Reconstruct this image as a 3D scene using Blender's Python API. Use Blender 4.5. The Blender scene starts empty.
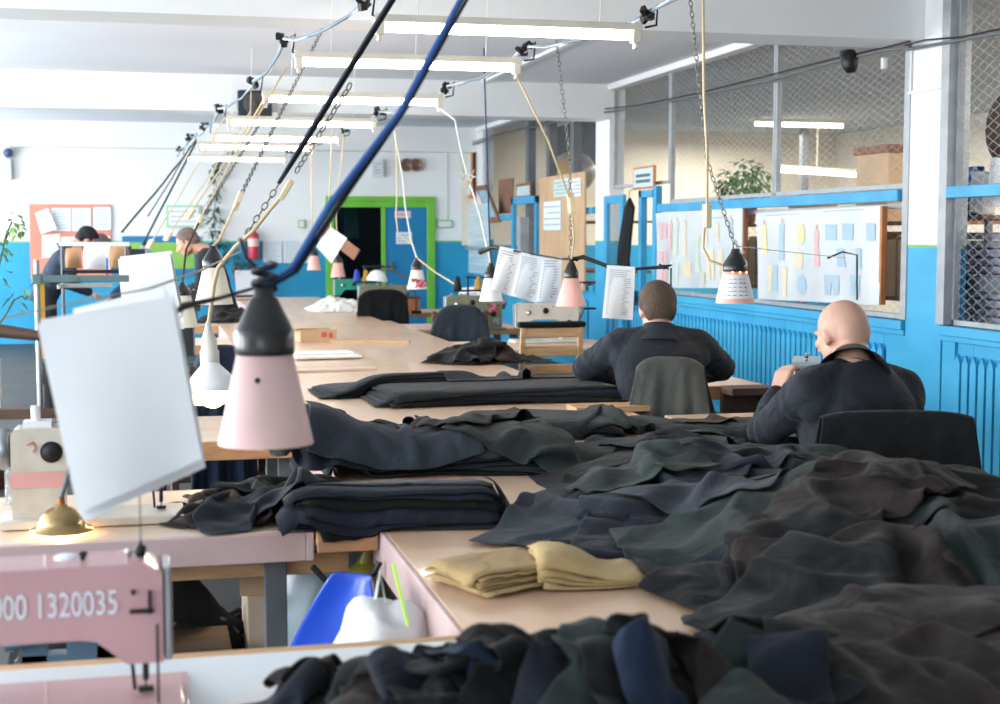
import bpy, bmesh, math, random
import numpy as np
from mathutils import Vector, Matrix, Euler, noise

random.seed(7)
rng = np.random.default_rng(11)
scene = bpy.context.scene
COL = scene.collection
PI = math.pi
R = math.radians

# ------------------------------------------------------------------ camera
FPX, PSI, PIT, EYE = 1450.0, R(13.6), R(4.61), 1.5
FW = Vector((math.sin(PSI)*math.cos(PIT), math.cos(PSI)*math.cos(PIT), -math.sin(PIT)))
RT = Vector((math.cos(PSI), -math.sin(PSI), 0))
UP = Vector((math.sin(PSI)*math.sin(PIT), math.cos(PSI)*math.sin(PIT), math.cos(PIT)))


def at(px, py, X=None, Y=None, Z=None, d=None):
    """the place in the hall seen at a pixel, on a given plane"""
    r = FW + RT*((px-500)/FPX) + UP*((352-py)/FPX)
    if X is not None: t = X/r.x
    elif Y is not None: t = Y/r.y
    elif Z is not None: t = (Z-EYE)/r.z
    else: t = d
    return Vector((0, 0, EYE)) + r*t


cam = bpy.data.cameras.new('camera')
cam.sensor_width = 36
cam.lens = 36*FPX/1000
cam.clip_start = 0.05
cam.clip_end = 200
cam.dof.use_dof = True
cam.dof.focus_distance = 5.6
cam.dof.aperture_fstop = 4.5
camo = bpy.data.objects.new('camera', cam)
COL.objects.link(camo)
camo.location = (0, 0, EYE)
camo.rotation_euler = (PI/2-PIT, 0, -PSI)
scene.camera = camo

# ------------------------------------------------------------------ materials
MATS = {}


def lin(c):
    if isinstance(c, str):
        c = [int(c[i:i+2], 16)/255 for i in (0, 2, 4)]
    return tuple(x/12.92 if x <= .04045 else ((x+.055)/1.055)**2.4 for x in c)


def mat(name, col, rough=.6, metal=0, var=0., scale=6., bump=0., bscale=40., sheen=0., col2=None,
        spec=.5, coat=0., stretch=None, emit=None, estr=0., alpha=1., trans=0., detail=4, ramp=(.35, .65)):
    if name in MATS: return MATS[name]
    m = bpy.data.materials.new(name)
    m.use_nodes = True
    nt = m.node_tree
    b = nt.nodes['Principled BSDF']
    c = lin(col)
    b.inputs['Base Color'].default_value = (*c, 1)
    b.inputs['Roughness'].default_value = rough
    b.inputs['Metallic'].default_value = metal
    b.inputs['Specular IOR Level'].default_value = spec
    b.inputs['Sheen Weight'].default_value = sheen
    b.inputs['Coat Weight'].default_value = coat
    b.inputs['Alpha'].default_value = alpha
    b.inputs['Transmission Weight'].default_value = trans
    if emit:
        b.inputs['Emission Color'].default_value = (*lin(emit), 1)
        b.inputs['Emission Strength'].default_value = estr
    tc = nt.nodes.new('ShaderNodeTexCoord')
    src = tc.outputs['Object']
    if stretch:
        mp = nt.nodes.new('ShaderNodeMapping')
        mp.inputs['Scale'].default_value = stretch
        nt.links.new(src, mp.inputs['Vector'])
        src = mp.outputs['Vector']
    if var or col2:
        n = nt.nodes.new('ShaderNodeTexNoise')
        n.inputs['Scale'].default_value = scale
        n.inputs['Detail'].default_value = detail
        nt.links.new(src, n.inputs['Vector'])
        r = nt.nodes.new('ShaderNodeValToRGB')
        r.color_ramp.elements[0].position, r.color_ramp.elements[1].position = ramp
        c2 = lin(col2) if col2 else tuple(min(1, x*(1+var)) for x in c)
        c1 = c if col2 else tuple(x*(1-var) for x in c)
        r.color_ramp.elements[0].color = (*c1, 1)
        r.color_ramp.elements[1].color = (*c2, 1)
        nt.links.new(n.outputs['Fac'], r.inputs['Fac'])
        nt.links.new(r.outputs['Color'], b.inputs['Base Color'])
    if bump:
        n = nt.nodes.new('ShaderNodeTexNoise')
        n.inputs['Scale'].default_value = bscale
        n.inputs['Detail'].default_value = 5
        nt.links.new(src, n.inputs['Vector'])
        bp = nt.nodes.new('ShaderNodeBump')
        bp.inputs['Strength'].default_value = bump
        bp.inputs['Distance'].default_value = .01
        nt.links.new(n.outputs['Fac'], bp.inputs['Height'])
        nt.links.new(bp.outputs['Normal'], b.inputs['Normal'])
    MATS[name] = m
    return m


def emat(name, col, strength):
    return mat(name, col, emit=col, estr=strength)


# ------------------------------------------------------------------ mesh builder
def perp(d):
    d = Vector(d).normalized()
    a = Vector((0, 0, 1)) if abs(d.z) < .9 else Vector((1, 0, 0))
    x = d.cross(a).normalized()
    return x, d.cross(x).normalized()


class MB:
    def __init__(s):
        s.v, s.f, s.m, s.sm = [], [], [], []

    def add(s, vs, fs, mi=0, smooth=False):
        o = len(s.v)
        s.v += [tuple(v) for v in vs]
        for f in fs:
            s.f.append(tuple(i+o for i in f)); s.m.append(mi); s.sm.append(smooth)
        return s

    def box(s, c, size, rot=None, mi=0):
        h = [x/2 for x in size]
        vs = [Vector((sx*h[0], sy*h[1], sz*h[2])) for sx in (-1, 1) for sy in (-1, 1) for sz in (-1, 1)]
        if rot is not None:
            if not isinstance(rot, Matrix): rot = Euler(rot).to_matrix()
            vs = [rot @ v for v in vs]
        c = Vector(c)
        return s.add([v+c for v in vs], [(0, 1, 3, 2), (4, 6, 7, 5), (0, 4, 5, 1), (2, 3, 7, 6), (0, 2, 6, 4), (1, 5, 7, 3)], mi)

    def bx(s, x0, x1, y0, y1, z0, z1, mi=0):
        return s.box(((x0+x1)/2, (y0+y1)/2, (z0+z1)/2), (abs(x1-x0), abs(y1-y0), abs(z1-z0)), None, mi)

    def bar(s, a, b, w, h, mi=0, upv=(0, 0, 1)):
        """box of section w x h from a to b"""
        a, b = Vector(a), Vector(b)
        d = (b-a); L = d.length; d.normalize()
        u = Vector(upv)
        x = d.cross(u)
        if x.length < 1e-4: x = d.cross(Vector((1, 0, 0)))
        x.normalize(); z = x.cross(d)
        rot = Matrix((x, d, z)).transposed()
        return s.box((a+b)/2, (w, L, h), rot, mi)

    def cyl(s, a, b, r0, r1=None, n=16, mi=0, cap=True):
        r1 = r0 if r1 is None else r1
        a, b = Vector(a), Vector(b)
        x, y = perp(b-a)
        vs = []
        for p, r in ((a, r0), (b, r1)):
            for i in range(n):
                t = 2*PI*i/n
                vs.append(p+x*(r*math.cos(t))+y*(r*math.sin(t)))
        s.add(vs, [(i, (i+1) % n, n+(i+1) % n, n+i) for i in range(n)], mi, True)
        if cap:
            s.add(vs[:n], [tuple(range(n))[::-1]], mi); s.add(vs[n:], [tuple(range(n))], mi)
        return s

    def tube(s, pts, r, n=8, mi=0, cap=True, flat=None):
        pts = [Vector(p) for p in pts]
        k = len(pts)
        rs = r if isinstance(r, (list, tuple)) else [r]*k
        x = None
        vs = []
        for i, p in enumerate(pts):
            d = (pts[min(i+1, k-1)]-pts[max(i-1, 0)])
            if d.length < 1e-9: d = Vector((0, 0, 1))
            d.normalize()
            if x is None: x, y = perp(d)
            else:
                x = x-d*x.dot(d)
                if x.length < 1e-6: x, y = perp(d)
                x.normalize(); y = d.cross(x)
            fy = 1 if flat is None else flat
            for j in range(n):
                t = 2*PI*j/n
                vs.append(p+x*(rs[i]*math.cos(t))+y*(rs[i]*fy*math.sin(t)))
        fs = [(i*n+j, i*n+(j+1) % n, (i+1)*n+(j+1) % n, (i+1)*n+j) for i in range(k-1) for j in range(n)]
        s.add(vs, fs, mi, True)
        if cap:
            s.add(vs[:n], [tuple(range(n))[::-1]], mi); s.add(vs[-n:], [tuple(range(n))], mi)
        return s

    def lathe(s, prof, o=(0, 0, 0), axis=(0, 0, 1), n=24, mi=0, mis=None):
        x, y = perp(axis)
        a = Vector(axis).normalized(); o = Vector(o)
        vs = []
        for r, z in prof:
            for i in range(n):
                t = 2*PI*i/n
                vs.append(o+a*z+x*(r*math.cos(t))+y*(r*math.sin(t)))
        for k in range(len(prof)-1):
            fs = [(k*n+i, k*n+(i+1) % n, (k+1)*n+(i+1) % n, (k+1)*n+i) for i in range(n)]
            off = len(s.v)
            if k == 0: s.v += [tuple(v) for v in vs]; base = off
            for f in fs:
                s.f.append(tuple(i+base for i in f)); s.m.append(mis[k] if mis else mi); s.sm.append(True)
        return s

    def ell(s, c, rad, rot=None, nu=20, nv=12, mi=0):
        if not isinstance(rad, (list, tuple)): rad = (rad,)*3
        if rot is not None and not isinstance(rot, Matrix): rot = Euler(rot).to_matrix()
        vs, c = [], Vector(c)
        for j in range(nv+1):
            ph = PI*j/nv
            for i in range(nu):
                t = 2*PI*i/nu
                p = Vector((rad[0]*math.sin(ph)*math.cos(t), rad[1]*math.sin(ph)*math.sin(t), -rad[2]*math.cos(ph)))
                if rot is not None: p = rot @ p
                vs.append(c+p)
        fs = [(j*nu+i, j*nu+(i+1) % nu, (j+1)*nu+(i+1) % nu, (j+1)*nu+i) for j in range(nv) for i in range(nu)]
        return s.add(vs, fs, mi, True)

    def cap2(s, a, ra, b, rb, mi=0, n=16, flat=1., side=None):
        """tapered capsule with round ends"""
        a, b = Vector(a), Vector(b)
        d = b-a
        L = d.length
        d.normalize()
        pts, rs = [], []
        for k in range(5):
            t = PI/2*(1-k/4)
            pts.append(a-d*ra*math.sin(t)); rs.append(max(ra*math.cos(t), 1e-4))
        for k in range(5):
            t = PI/2*k/4
            pts.append(b+d*rb*math.sin(t)); rs.append(max(rb*math.cos(t), 1e-4))
        if side is not None:
            x = Vector(side); x = (x-d*x.dot(d)).normalized(); y = d.cross(x)
        else: x, y = perp(d)
        vs = []
        for p, r in zip(pts, rs):
            for j in range(n):
                t = 2*PI*j/n
                vs.append(p+x*(r*math.cos(t))+y*(r*flat*math.sin(t)))
        k = len(pts)
        s.add(vs, [(i*n+j, i*n+(j+1) % n, (i+1)*n+(j+1) % n, (i+1)*n+j) for i in range(k-1) for j in range(n)], mi, True)
        return s

    def prism(s, poly, o, ux, uy, th, mi=0, mi_side=None):
        """polygon in the (ux,uy) plane at o, extruded th along ux x uy"""
        o, ux, uy = Vector(o), Vector(ux), Vector(uy)
        n = ux.cross(uy).normalized()
        k = len(poly)
        a = [o+ux*p[0]+uy*p[1] for p in poly]
        b = [p+n*th for p in a]
        s.add(a+b, [tuple(range(k))[::-1], tuple(range(k, 2*k))], mi)
        s.add(a+b, [(i, (i+1) % k, k+(i+1) % k, k+i) for i in range(k)], mi if mi_side is None else mi_side)
        return s

    def poly(s, pts, mi=0):
        return s.add(pts, [tuple(range(len(pts)))], mi)

    def grid(s, P, mi=0, smooth=True):
        P = np.asarray(P); n, m = P.shape[:2]
        vs = P.reshape(-1, 3)
        fs = [(i*m+j, (i+1)*m+j, (i+1)*m+j+1, i*m+j+1) for i in range(n-1) for j in range(m-1)]
        return s.add([tuple(map(float, v)) for v in vs], fs, mi, smooth)


def obj(name, mb, mats, parent=None, world=True, bev=0., solid=0., sub=0, smooth=None, weld=False):
    """link the builder's shapes as one mesh object; world=True: coordinates are the hall's"""
    me = bpy.data.meshes.new(name)
    vs = mb.v
    if parent is not None and world:
        mi = parent.matrix_basis.inverted()
        if parent.parent is not None: mi = mi @ parent.parent.matrix_basis.inverted()
        vs = [tuple(mi @ Vector(v)) for v in vs]
    me.from_pydata(vs, [], mb.f)
    for m in (mats if isinstance(mats, (list, tuple)) else [mats]): me.materials.append(m)
    me.polygons.foreach_set('material_index', mb.m)
    me.polygons.foreach_set('use_smooth', mb.sm if smooth is None else [smooth]*len(mb.f))
    me.update()
    o = bpy.data.objects.new(name, me)
    COL.objects.link(o)
    if parent is not None: o.parent = parent
    if weld:
        bm = bmesh.new(); bm.from_mesh(me)
        bmesh.ops.remove_doubles(bm, verts=bm.verts, dist=1e-5)
        bmesh.ops.recalc_face_normals(bm, faces=bm.faces)
        bm.to_mesh(me); bm.free()
    if bev:
        md = o.modifiers.new('bevel', 'BEVEL'); md.width = bev; md.segments = 2; md.limit_method = 'ANGLE'; md.angle_limit = R(40)
    if solid:
        md = o.modifiers.new('solid', 'SOLIDIFY'); md.thickness = solid; md.offset = 0
    if sub:
        md = o.modifiers.new('sub', 'SUBSURF'); md.levels = sub; md.render_levels = sub
    return o


def tag(o, label, cat, group=None, kind=None):
    o['label'] = label; o['category'] = cat
    if group: o['group'] = group
    if kind: o['kind'] = kind
    return o


def thing(name, label, cat, loc=(0, 0, 0), rotz=0., group=None):
    o = bpy.data.objects.new(name, None)
    o.empty_display_size = .1
    COL.objects.link(o)
    o.location = loc
    o.rotation_euler = (0, 0, rotz)
    o.matrix_basis = Matrix.Translation(Vector(loc)) @ Matrix.Rotation(rotz, 4, 'Z')
    return tag(o, label, cat, group)


def struct(name, mb, mats, **k):
    o = obj(name, mb, mats, **k)
    o['kind'] = 'structure'
    return o


def dup(root, label, loc=None, rotz=None, group=None):
    """copy of a thing with copies of its parts and sub-parts"""
    r = root.copy(); COL.objects.link(r)
    r['label'] = label
    if group: r['group'] = group
    if loc is not None: r.location = loc
    if rotz is not None: r.rotation_euler = (0, 0, rotz)
    for ch in list(root.children):
        c = ch.copy(); COL.objects.link(c); c.parent = r
        for g in ch.children:
            e = g.copy(); COL.objects.link(e); e.parent = c
    return r


def recolor(root, old, new):
    """give a copy its own mesh data with one material swapped"""
    for ch in list(root.children)+[g for c in root.children for g in c.children]:
        if ch.type == 'MESH' and any(m is old for m in ch.data.materials):
            ch.data = ch.data.copy()
            for i, m in enumerate(ch.data.materials):
                if m is old: ch.data.materials[i] = new


def text(s, o, ux, uy, size, m, parent, name='lettering', align='CENTER', extrude=0.0008, sx=1.):
    cu = bpy.data.curves.new(name, 'FONT')
    cu.body = s; cu.size = size; cu.align_x = align; cu.align_y = 'CENTER'; cu.extrude = extrude
    cu.materials.append(m)
    tmp = bpy.data.objects.new(name, cu)
    COL.objects.link(tmp)
    me = bpy.data.meshes.new_from_object(tmp.evaluated_get(bpy.context.evaluated_depsgraph_get()))
    bpy.data.objects.remove(tmp)
    t = bpy.data.objects.new(name, me)
    COL.objects.link(t)
    ux, uy = Vector(ux).normalized(), Vector(uy).normalized()
    n = ux.cross(uy)
    M = Matrix((ux*sx, uy, n)).transposed().to_4x4()
    M.translation = Vector(o)
    pm = parent.matrix_basis if parent.parent is None else parent.parent.matrix_basis @ parent.matrix_basis
    t.parent = parent
    t.matrix_basis = pm.inverted() @ M
    return t


def rope_pts(a, b, sag=0., n=12, wob=0.):
    a, b = Vector(a), Vector(b)
    out = []
    for i in range(n+1):
        t = i/n
        p = a.lerp(b, t)
        p.z -= sag*4*t*(1-t)
        if wob and 0 < i < n:
            p += Vector((random.uniform(-wob, wob), random.uniform(-wob, wob), random.uniform(-wob, wob)))
        out.append(p)
    return out


def chain(mb, a, b, link=.03, r=.0025, mi=0):
    """chain of flat interlocked links"""
    a, b = Vector(a), Vector(b)
    L = (b-a).length
    n = max(2, int(L/(link*.8)))
    d = (b-a)/n
    x, y = perp(d)
    for i in range(n):
        c = a+d*(i+.5)
        s = x if i % 2 else y
        pts = []
        h = d.normalized()*link*.5
        w = s*link*.28
        for k in range(9):
            t = 2*PI*k/8
            pts.append(c+h*math.cos(t)+w*math.sin(t))
        mb.tube(pts, r, 5, mi, cap=False)
    return mb
# ------------------------------------------------------------------ room shell
XW, XL, YB, YF, XR2, ZC = 4.7, -4.6, 21.0, -2.5, 10.5, 3.05
white = mat('white_paint', 'e9ebec', .75, var=.03, scale=1.2, bump=.08, bscale=14)
bluew = mat('blue_wall_paint', '1a90bd', .5, col2='259fcb', scale=1.5, bump=.1, bscale=18)
bluet = mat('blue_timber_paint', '33a2d2', .45, col2='44b3e0', scale=3, bump=.06, bscale=30, stretch=(1, .4, 1))
bluem = mat('blue_metal_paint', '2f97c8', .45, col2='3fa6d6', scale=4)
lime = mat('lime_paint', '7cc24e', .5, var=.1)
grey = mat('grey_metal', 'a9afb4', .55, .3, var=.1, scale=10)
dgrey = mat('dark_grey_metal', '6a6f74', .6, .2, var=.1, scale=10)
ceilm = mat('ceiling_paint', 'e4e8ee', .85, var=.03, scale=.7, bump=.1, bscale=8)
floorm = mat('floor_paint', '2b3034', .6, col2='3a3d3d', scale=2.5, bump=.08, bscale=30)
beigew = mat('beige_wall_paint', 'e9e0cf', .8, var=.04, scale=1.5)
dark = mat('dark_void', '0b0d10', .8, var=.1)

b = MB(); b.bx(XL, XR2, YF, YB+.2, -.1, 0); struct('floor', b, floorm)
b = MB(); b.bx(XL, XW+.12, YF, YB+.2, ZC, ZC+.12); struct('ceiling', b, ceilm)
ceil2 = mat('store_ceiling_shade', 'c3c8ce', .85, var=.05, scale=1)  # greyer than the hall ceiling: its shade is put into the colour
b = MB(); b.bx(XW+.12, XR2, YF, YB+.2, ZC+.02, ZC+.14); struct('ceiling_store', b, ceil2)

# back wall: white above, blue below with a lime line, doorway cut out (X 2.56..4.06, Z 0..1.95)
DX0, DX1, DZ = 2.58, 4.0, 1.93
def wall_back():
    b = MB()
    zs = [(0, 1.40, 1), (1.40, 1.418, 2), (1.418, ZC, 0)]
    for x0, x1 in ((XL, DX0), (DX1, XW-.2)):
        for z0, z1, mi in zs: b.bx(x0, x1, YB, YB+.2, z0, z1, mi)
    b.bx(DX0, DX1, YB, YB+.2, DZ, ZC, 0)
    return b
struct('wall_back', wall_back(), [white, bluew, lime])
b = MB()
b.bx(XW-.2, XR2, YB, YB+.2, 1.35, ZC+.02, 0); b.bx(XW-.2, XR2, YB, YB+.2, 0, 1.35, 1)
struct('wall_back_store', b, [beigew, bluew])
# corridor behind the doorway
b = MB()
b.bx(DX0-1, DX1+1, YB+2.4, YB+2.5, 0, 2.6); b.bx(DX0-1, DX0-.9, YB+.2, YB+2.4, 0, 2.6); b.bx(DX1+.9, DX1+1, YB+.2, YB+2.4, 0, 2.6)
b.bx(DX0-1, DX1+1, YB+.2, YB+2.5, 2.6, 2.7); b.bx(DX0-1, DX1+1, YB+.2, YB+2.5, -.1, 0)
struct('wall_corridor', b, mat('corridor_paint', '23323c', .7, var=.2, scale=2))

# left wall with tall window openings, daylight comes through them
wins = [(-.6, 1.4), (2.4, 4.8), (5.8, 8.2), (9.2, 12.4), (13.4, 16.6), (17.2, 20.2)]
b = MB(); b.bx(XL-.25, XL, YF, YB+.2, 0, .85, 1); b.bx(XL-.25, XL, YF, YB+.2, 2.75, ZC, 0)
ys = [YF]+[v for w in wins for v in w]+[YB+.2]
for i in range(0, len(ys), 2): b.bx(XL-.25, XL, ys[i], ys[i+1], .85, 2.75, 0)
struct('wall_left', b, [white, bluew])
for i, (y0, y1) in enumerate(wins):
    b = MB()
    for y in (y0+.03, (y0+y1)/2, y1-.03): b.bx(XL-.17, XL-.09, y-.03, y+.03, .85, 2.75)
    for z in (.88, 2.1, 2.72): b.bx(XL-.165, XL-.095, y0, y1, z-.03, z+.03)
    struct('window_%d' % (i+1), b, white)
# wall behind the camera and far wall of the store room
b = MB(); b.bx(XL, XR2, YF-.2, YF, 0, ZC); struct('wall_front', b, white)
b = MB(); b.bx(XR2, XR2+.2, YF, YB+.2, 0, ZC+.1); struct('wall_store', b, beigew)

# beams
for i, (y0, y1) in enumerate(((8.2, 8.62), (14.45, 14.87), (20.72, 21.0))):
    b = MB(); b.bx(XL, XW+.13, y0, y1, 2.7, ZC); struct('beam', b, white)
# columns (white above, blue below, lime line)
for i, (y0, y1) in enumerate(((7.93, 8.36), (14.5, 14.98), (20.4, 21.0))):
    b = MB()
    b.bx(XW-.02, XW+.14, y0, y1, 1.44, ZC, 0); b.bx(XW-.02, XW+.14, y0, y1, 0, 1.425, 1); b.bx(XW-.02, XW+.14, y0, y1, 1.425, 1.44, 2)
    struct('column', b, [white, bluew if i == 2 else bluet, lime])

# panelling of blue pickets under the mesh, a low wall
def pickets(b, y0, y1, ztop, z0=.06, pitch=.088, w=.064, x=XW):
    n = int((y1-y0)/pitch)
    for k in range(n):
        y = y0+(k+.5)*(y1-y0)/n
        poly = [(-w/2, 0), (w/2, 0), (w/2, ztop-z0-.05), (0, ztop-z0), (-w/2, ztop-z0-.05)]
        b.prism(poly, (x-.012, y, z0), (0, -1, 0), (0, 0, 1), .02)
bays = [(3.2, 7.92), (8.37, 14.5), (14.98, 20.4)]
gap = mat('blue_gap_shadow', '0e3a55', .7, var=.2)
for i, (y0, y1) in enumerate(bays):
    b = MB()
    pickets(b, y0+.25, y1-.15, .79)
    # plain board field above the pickets, stiles and base
    n = int((y1-y0)/.3)
    for k in range(n):
        a, c = y0+k*(y1-y0)/n, y0+(k+1)*(y1-y0)/n
        b.bx(XW+.005, XW+.02, a+.002, c-.002, .64, .9)
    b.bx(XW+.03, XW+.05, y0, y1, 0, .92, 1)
    b.bx(XW-.014, XW+.03, y0, y0+.24, 0, .9); b.bx(XW-.014, XW+.03, y1-.14, y1, 0, .9)
    b.bx(XW-.02, XW+.03, y0, y1, 0, .1)
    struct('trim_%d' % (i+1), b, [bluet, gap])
    b = MB(); b.bx(XW-.05, XW+.06, y0, y1, .895, .955); b.bx(XW-.03, XW+.03, y0, y1, .86, .9)
    struct('trim_%d' % (i+4), b, bluet, bev=.006)

# wire mesh: real crossing zig-zag wires
wirem = mat('galvanised_wire', 'a3a9ad', .5, .2, var=.1)
def wire_mesh(y0, y1, z0, z1, x, pw=.062, ph=.05, t=.0045, d=.004):
    b = MB()
    n = int((y1-y0)/pw)
    m = int((z1-z0)/(ph/2))
    hz = (z1-z0)/m
    pw = (y1-y0)/n
    for k in range(n):
        yc = y0+(k+.5)*pw
        vs, fs = [], []
        for j in range(m+1):
            s = (1 if j % 2 else -1)*(1 if k % 2 else -1)
            y = min(max(yc+s*pw/2, y0), y1)
            z = z0+j*hz
            vs += [(x+d*s*.5, y-t/2, z), (x+d*s*.5, y+t/2, z)]
        for j in range(m): fs.append((2*j, 2*j+1, 2*j+3, 2*j+2))
        b.add(vs, fs)
    return b
def mesh_panel(label, y0, y1, z0, z1, x=XW+.03, pw=.062, ph=.05, t=.0062, post=.03, m=None, sh=None, group='wire mesh panels along the store room'):
    p = thing('mesh_panel', label, 'wire mesh panel', (x, (y0+y1)/2, z0), 0, group)
    obj('wire_mesh', wire_mesh(y0, y1, z0, z1, x, pw, ph, t), wirem, p)
    f = MB()
    f.bx(x-.02, x+.02, y0-post/2, y0+post/2, z0, z1); f.bx(x-.02, x+.02, y1-post/2, y1+post/2, z0, z1)
    f.bx(x-.02, x+.02, y0, y1, z0, z0+post); f.bx(x-.02, x+.02, y0, y1, z1-post, z1)
    obj('frame', f, m or grey, p)
    return p
yb = [8.42, 10.46, 12.78, 14.45]
mesh_panel('wire mesh panel above the blue rail, next to the nearest pale column', yb[0], yb[1]-.02, 1.80, 3.03)
mesh_panel('middle wire mesh panel above the blue rail, in front of the green plant', yb[1]+.02, yb[2]-.02, 1.80, 3.03)
mesh_panel('wire mesh panel over the narrow blue gate beside the second white column', yb[2]+.02, yb[3], 1.98, 3.03)
mesh_panel('low wire mesh panel behind the two hanging pattern charts', yb[0], yb[2]-.02, .96, 1.70)
mesh_panel('tall wire mesh panel at the far right in front of the shelf of cut fabric', 3.3, 7.86, .96, 3.03, pw=.06, ph=.058)
mesh_panel('wire mesh panel of the far cage, between the two far white columns', 15.05, 20.35, .96, 3.03, pw=.075, ph=.055)
# blue mid rails on the mesh
b = MB(); b.bx(XW-.06, XW+.006, 8.43, 12.95, 1.715, 1.79); tag(obj('blue_rail', b, bluem, bev=.004), 'blue painted rail across the wire mesh above the pattern charts', 'rail')
b = MB(); b.bx(XW-.06, XW+.006, 3.3, 7.85, 1.72, 1.79); tag(obj('blue_rail', b, bluem, bev=.004), 'short blue rail across the far right wire mesh in front of the blue bag', 'rail')
b = MB(); b.bx(XW-.06, XW+.006, 15.0, 15.5, 1.73, 1.80)
tag(obj('blue_rail', b, bluem, bev=.004), 'short stub of blue rail between the leaning cardboard and the second white column', 'rail')
b = MB(); b.bx(XW-.06, XW+.006, 18.6, 20.36, 1.70, 1.77)
tag(obj('blue_rail', b, bluem, bev=.004), 'blue rail across the far cage below the tilted mirror', 'rail')
# light grey posts flanking the column and studs in the far cage
b = MB(); b.bx(XW-.05, XW+.02, 7.86, 7.95, .96, 3.0); struct('trim_7', b, grey, bev=.004)
b = MB(); b.bx(XW-.03, XW+.02, 8.35, 8.42, .96, 2.7); struct('trim_8', b, grey, bev=.004)
for k, y in enumerate((16.15, 17.2, 18.2)):
    b = MB(); b.bx(XW+.06, XW+.16, y-.07, y+.07, 0, 3.03); struct('trim_%d' % (9+k), b, dgrey)
# white cornice strip where mesh meets ceiling
b = MB(); b.bx(XW-.06, XW+.06, 8.62, 14.45, 2.99, ZC); b.bx(XW-.06, XW+.06, 14.87, 20.72, 2.99, ZC); struct('trim_12', b, white, bev=.006)
b = MB(); b.bx(3.3, 3.36, 8.62, 14.45, ZC-.02, ZC); struct('trim_13', b, white)

# door: green frame, one blue leaf shut, the other side open
fr = mat('green_frame_paint', '6fbb3f', .45, var=.08, scale=4)
b = MB()
b.bx(DX0-.09, DX0+.03, YB-.06, YB+.02, 0, DZ+.06); b.bx(DX1-.03, DX1+.09, YB-.06, YB+.02, 0, DZ+.06)
b.bx(DX0-.09, DX1+.09, YB-.06, YB+.02, DZ+.0601, DZ+.13); b.bx(DX0+.0301, DX1-.0301, YB-.055, YB+.02, DZ-.03, DZ+.06); b.bx(3.30, 3.36, YB-.05, YB+.02, 0, DZ-.031)
struct('door_1_frame', b, fr, bev=.006)
dl = mat('blue_door_paint', '0f7cb0', .5, var=.06, scale=2)
b = MB(); b.bx(3.36, DX1-.03, YB-.03, YB+.02, .01, DZ-.03)
struct('door_1', b, dl)
b = MB(); b.bx(3.42, 3.46, YB-.075, YB-.03, .98, 1.12); o = struct('door_handle', b, dgrey)
# ------------------------------------------------------------------ tables
ply = mat('plywood', 'e3c3a7', .3, col2='d2ab8d', scale=3, stretch=(2.5, .5, 1), bump=.05, bscale=20, coat=.15, ramp=(.3, .75))
plyd = mat('plywood_edge', 'b98a62', .6, var=.18, scale=8, stretch=(1, 1, 6))
pinkp = mat('worn_pink_paint', 'cdb4b2', .55, col2='bd9a8e', scale=5, bump=.06, bscale=25, ramp=(.45, .8))
palep = mat('worn_pale_paint', 'e3d3c4', .45, col2='e0bf9d', scale=3, stretch=(.6, 2, 1), bump=.05)
bluep = mat('pale_blue_paint', 'ccdbe6', .4, col2='d9d2cc', scale=3, bump=.04)
woodm = mat('raw_wood', 'c79f73', .6, var=.18, scale=5, stretch=(1, 6, 6), bump=.06)
darkw = mat('dark_wood', '5a4334', .6, var=.2, scale=6, stretch=(1, 6, 6))
steel = mat('steel', 'b9bdc0', .3, .9, var=.06)
blackm = mat('black_metal', '191b1e', .45, .3)
TZ = .75


def table(label, x0, x1, y0, y1, top=ply, edge=pinkp, apron=.11, th=.035, legs=True, legm=None, planks=(), group=None, eb=.012, aprons='LRFB', z=TZ):
    t = thing('work_table', label, 'table', ((x0+x1)/2, (y0+y1)/2, 0), 0, group)
    b = MB(); b.bx(x0, x1, y0, y1, z-th, z)
    obj('tabletop', b, top, t, bev=.004)
    e = eb
    za, zb = z-apron, z-.001
    for k, q in (('L', (x0-e, x0, y0-e, y1+e)), ('R', (x1, x1+e, y0-e, y1+e)), ('F', (x0, x1, y0-e, y0)), ('B', (x0, x1, y1, y1+e))):
        if k in aprons:
            b = MB(); b.bx(*q, za, zb); obj('edge_board', b, edge, t, bev=.003)
    if legs:
        for x in (x0+.07, x1-.07):
            for y in (y0+.09, y1-.09):
                b = MB(); b.bx(x-.028, x+.028, y-.028, y+.028, 0, z-th)
                obj('leg', b, legm or dgrey, t, bev=.003)
        b = MB()
        b.bar((x0+.07, y0+.09, .16), (x0+.07, y1-.09, .16), .03, .04); b.bar((x1-.07, y0+.09, .16), (x1-.07, y1-.09, .16), .03, .04)
        obj('stretcher', b, legm or dgrey, t)
    return t


CT0, CT1 = .57, 2.08
gl = 'long run of plywood cutting tables'
table('nearest length of the long plywood cutting table, under the biggest dark heap', CT0, CT1, 1.55, 5.05, group=gl, aprons='LR')
table('length of the long plywood table under the flat dark stack, left of the brown-haired man', CT0, CT1-.1, 5.06, 8.4, group=gl, aprons='LR')
table('middle length of the long plywood table, holding the cardboard box and white wadding', CT0, CT1-.03, 8.41, 12.6, group=gl, aprons='LR')
table('far length of the long glossy plywood table ending below the blue wall', 1.0, CT1-.1, 12.61, 17.7, group=gl, aprons='LRB')
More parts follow.
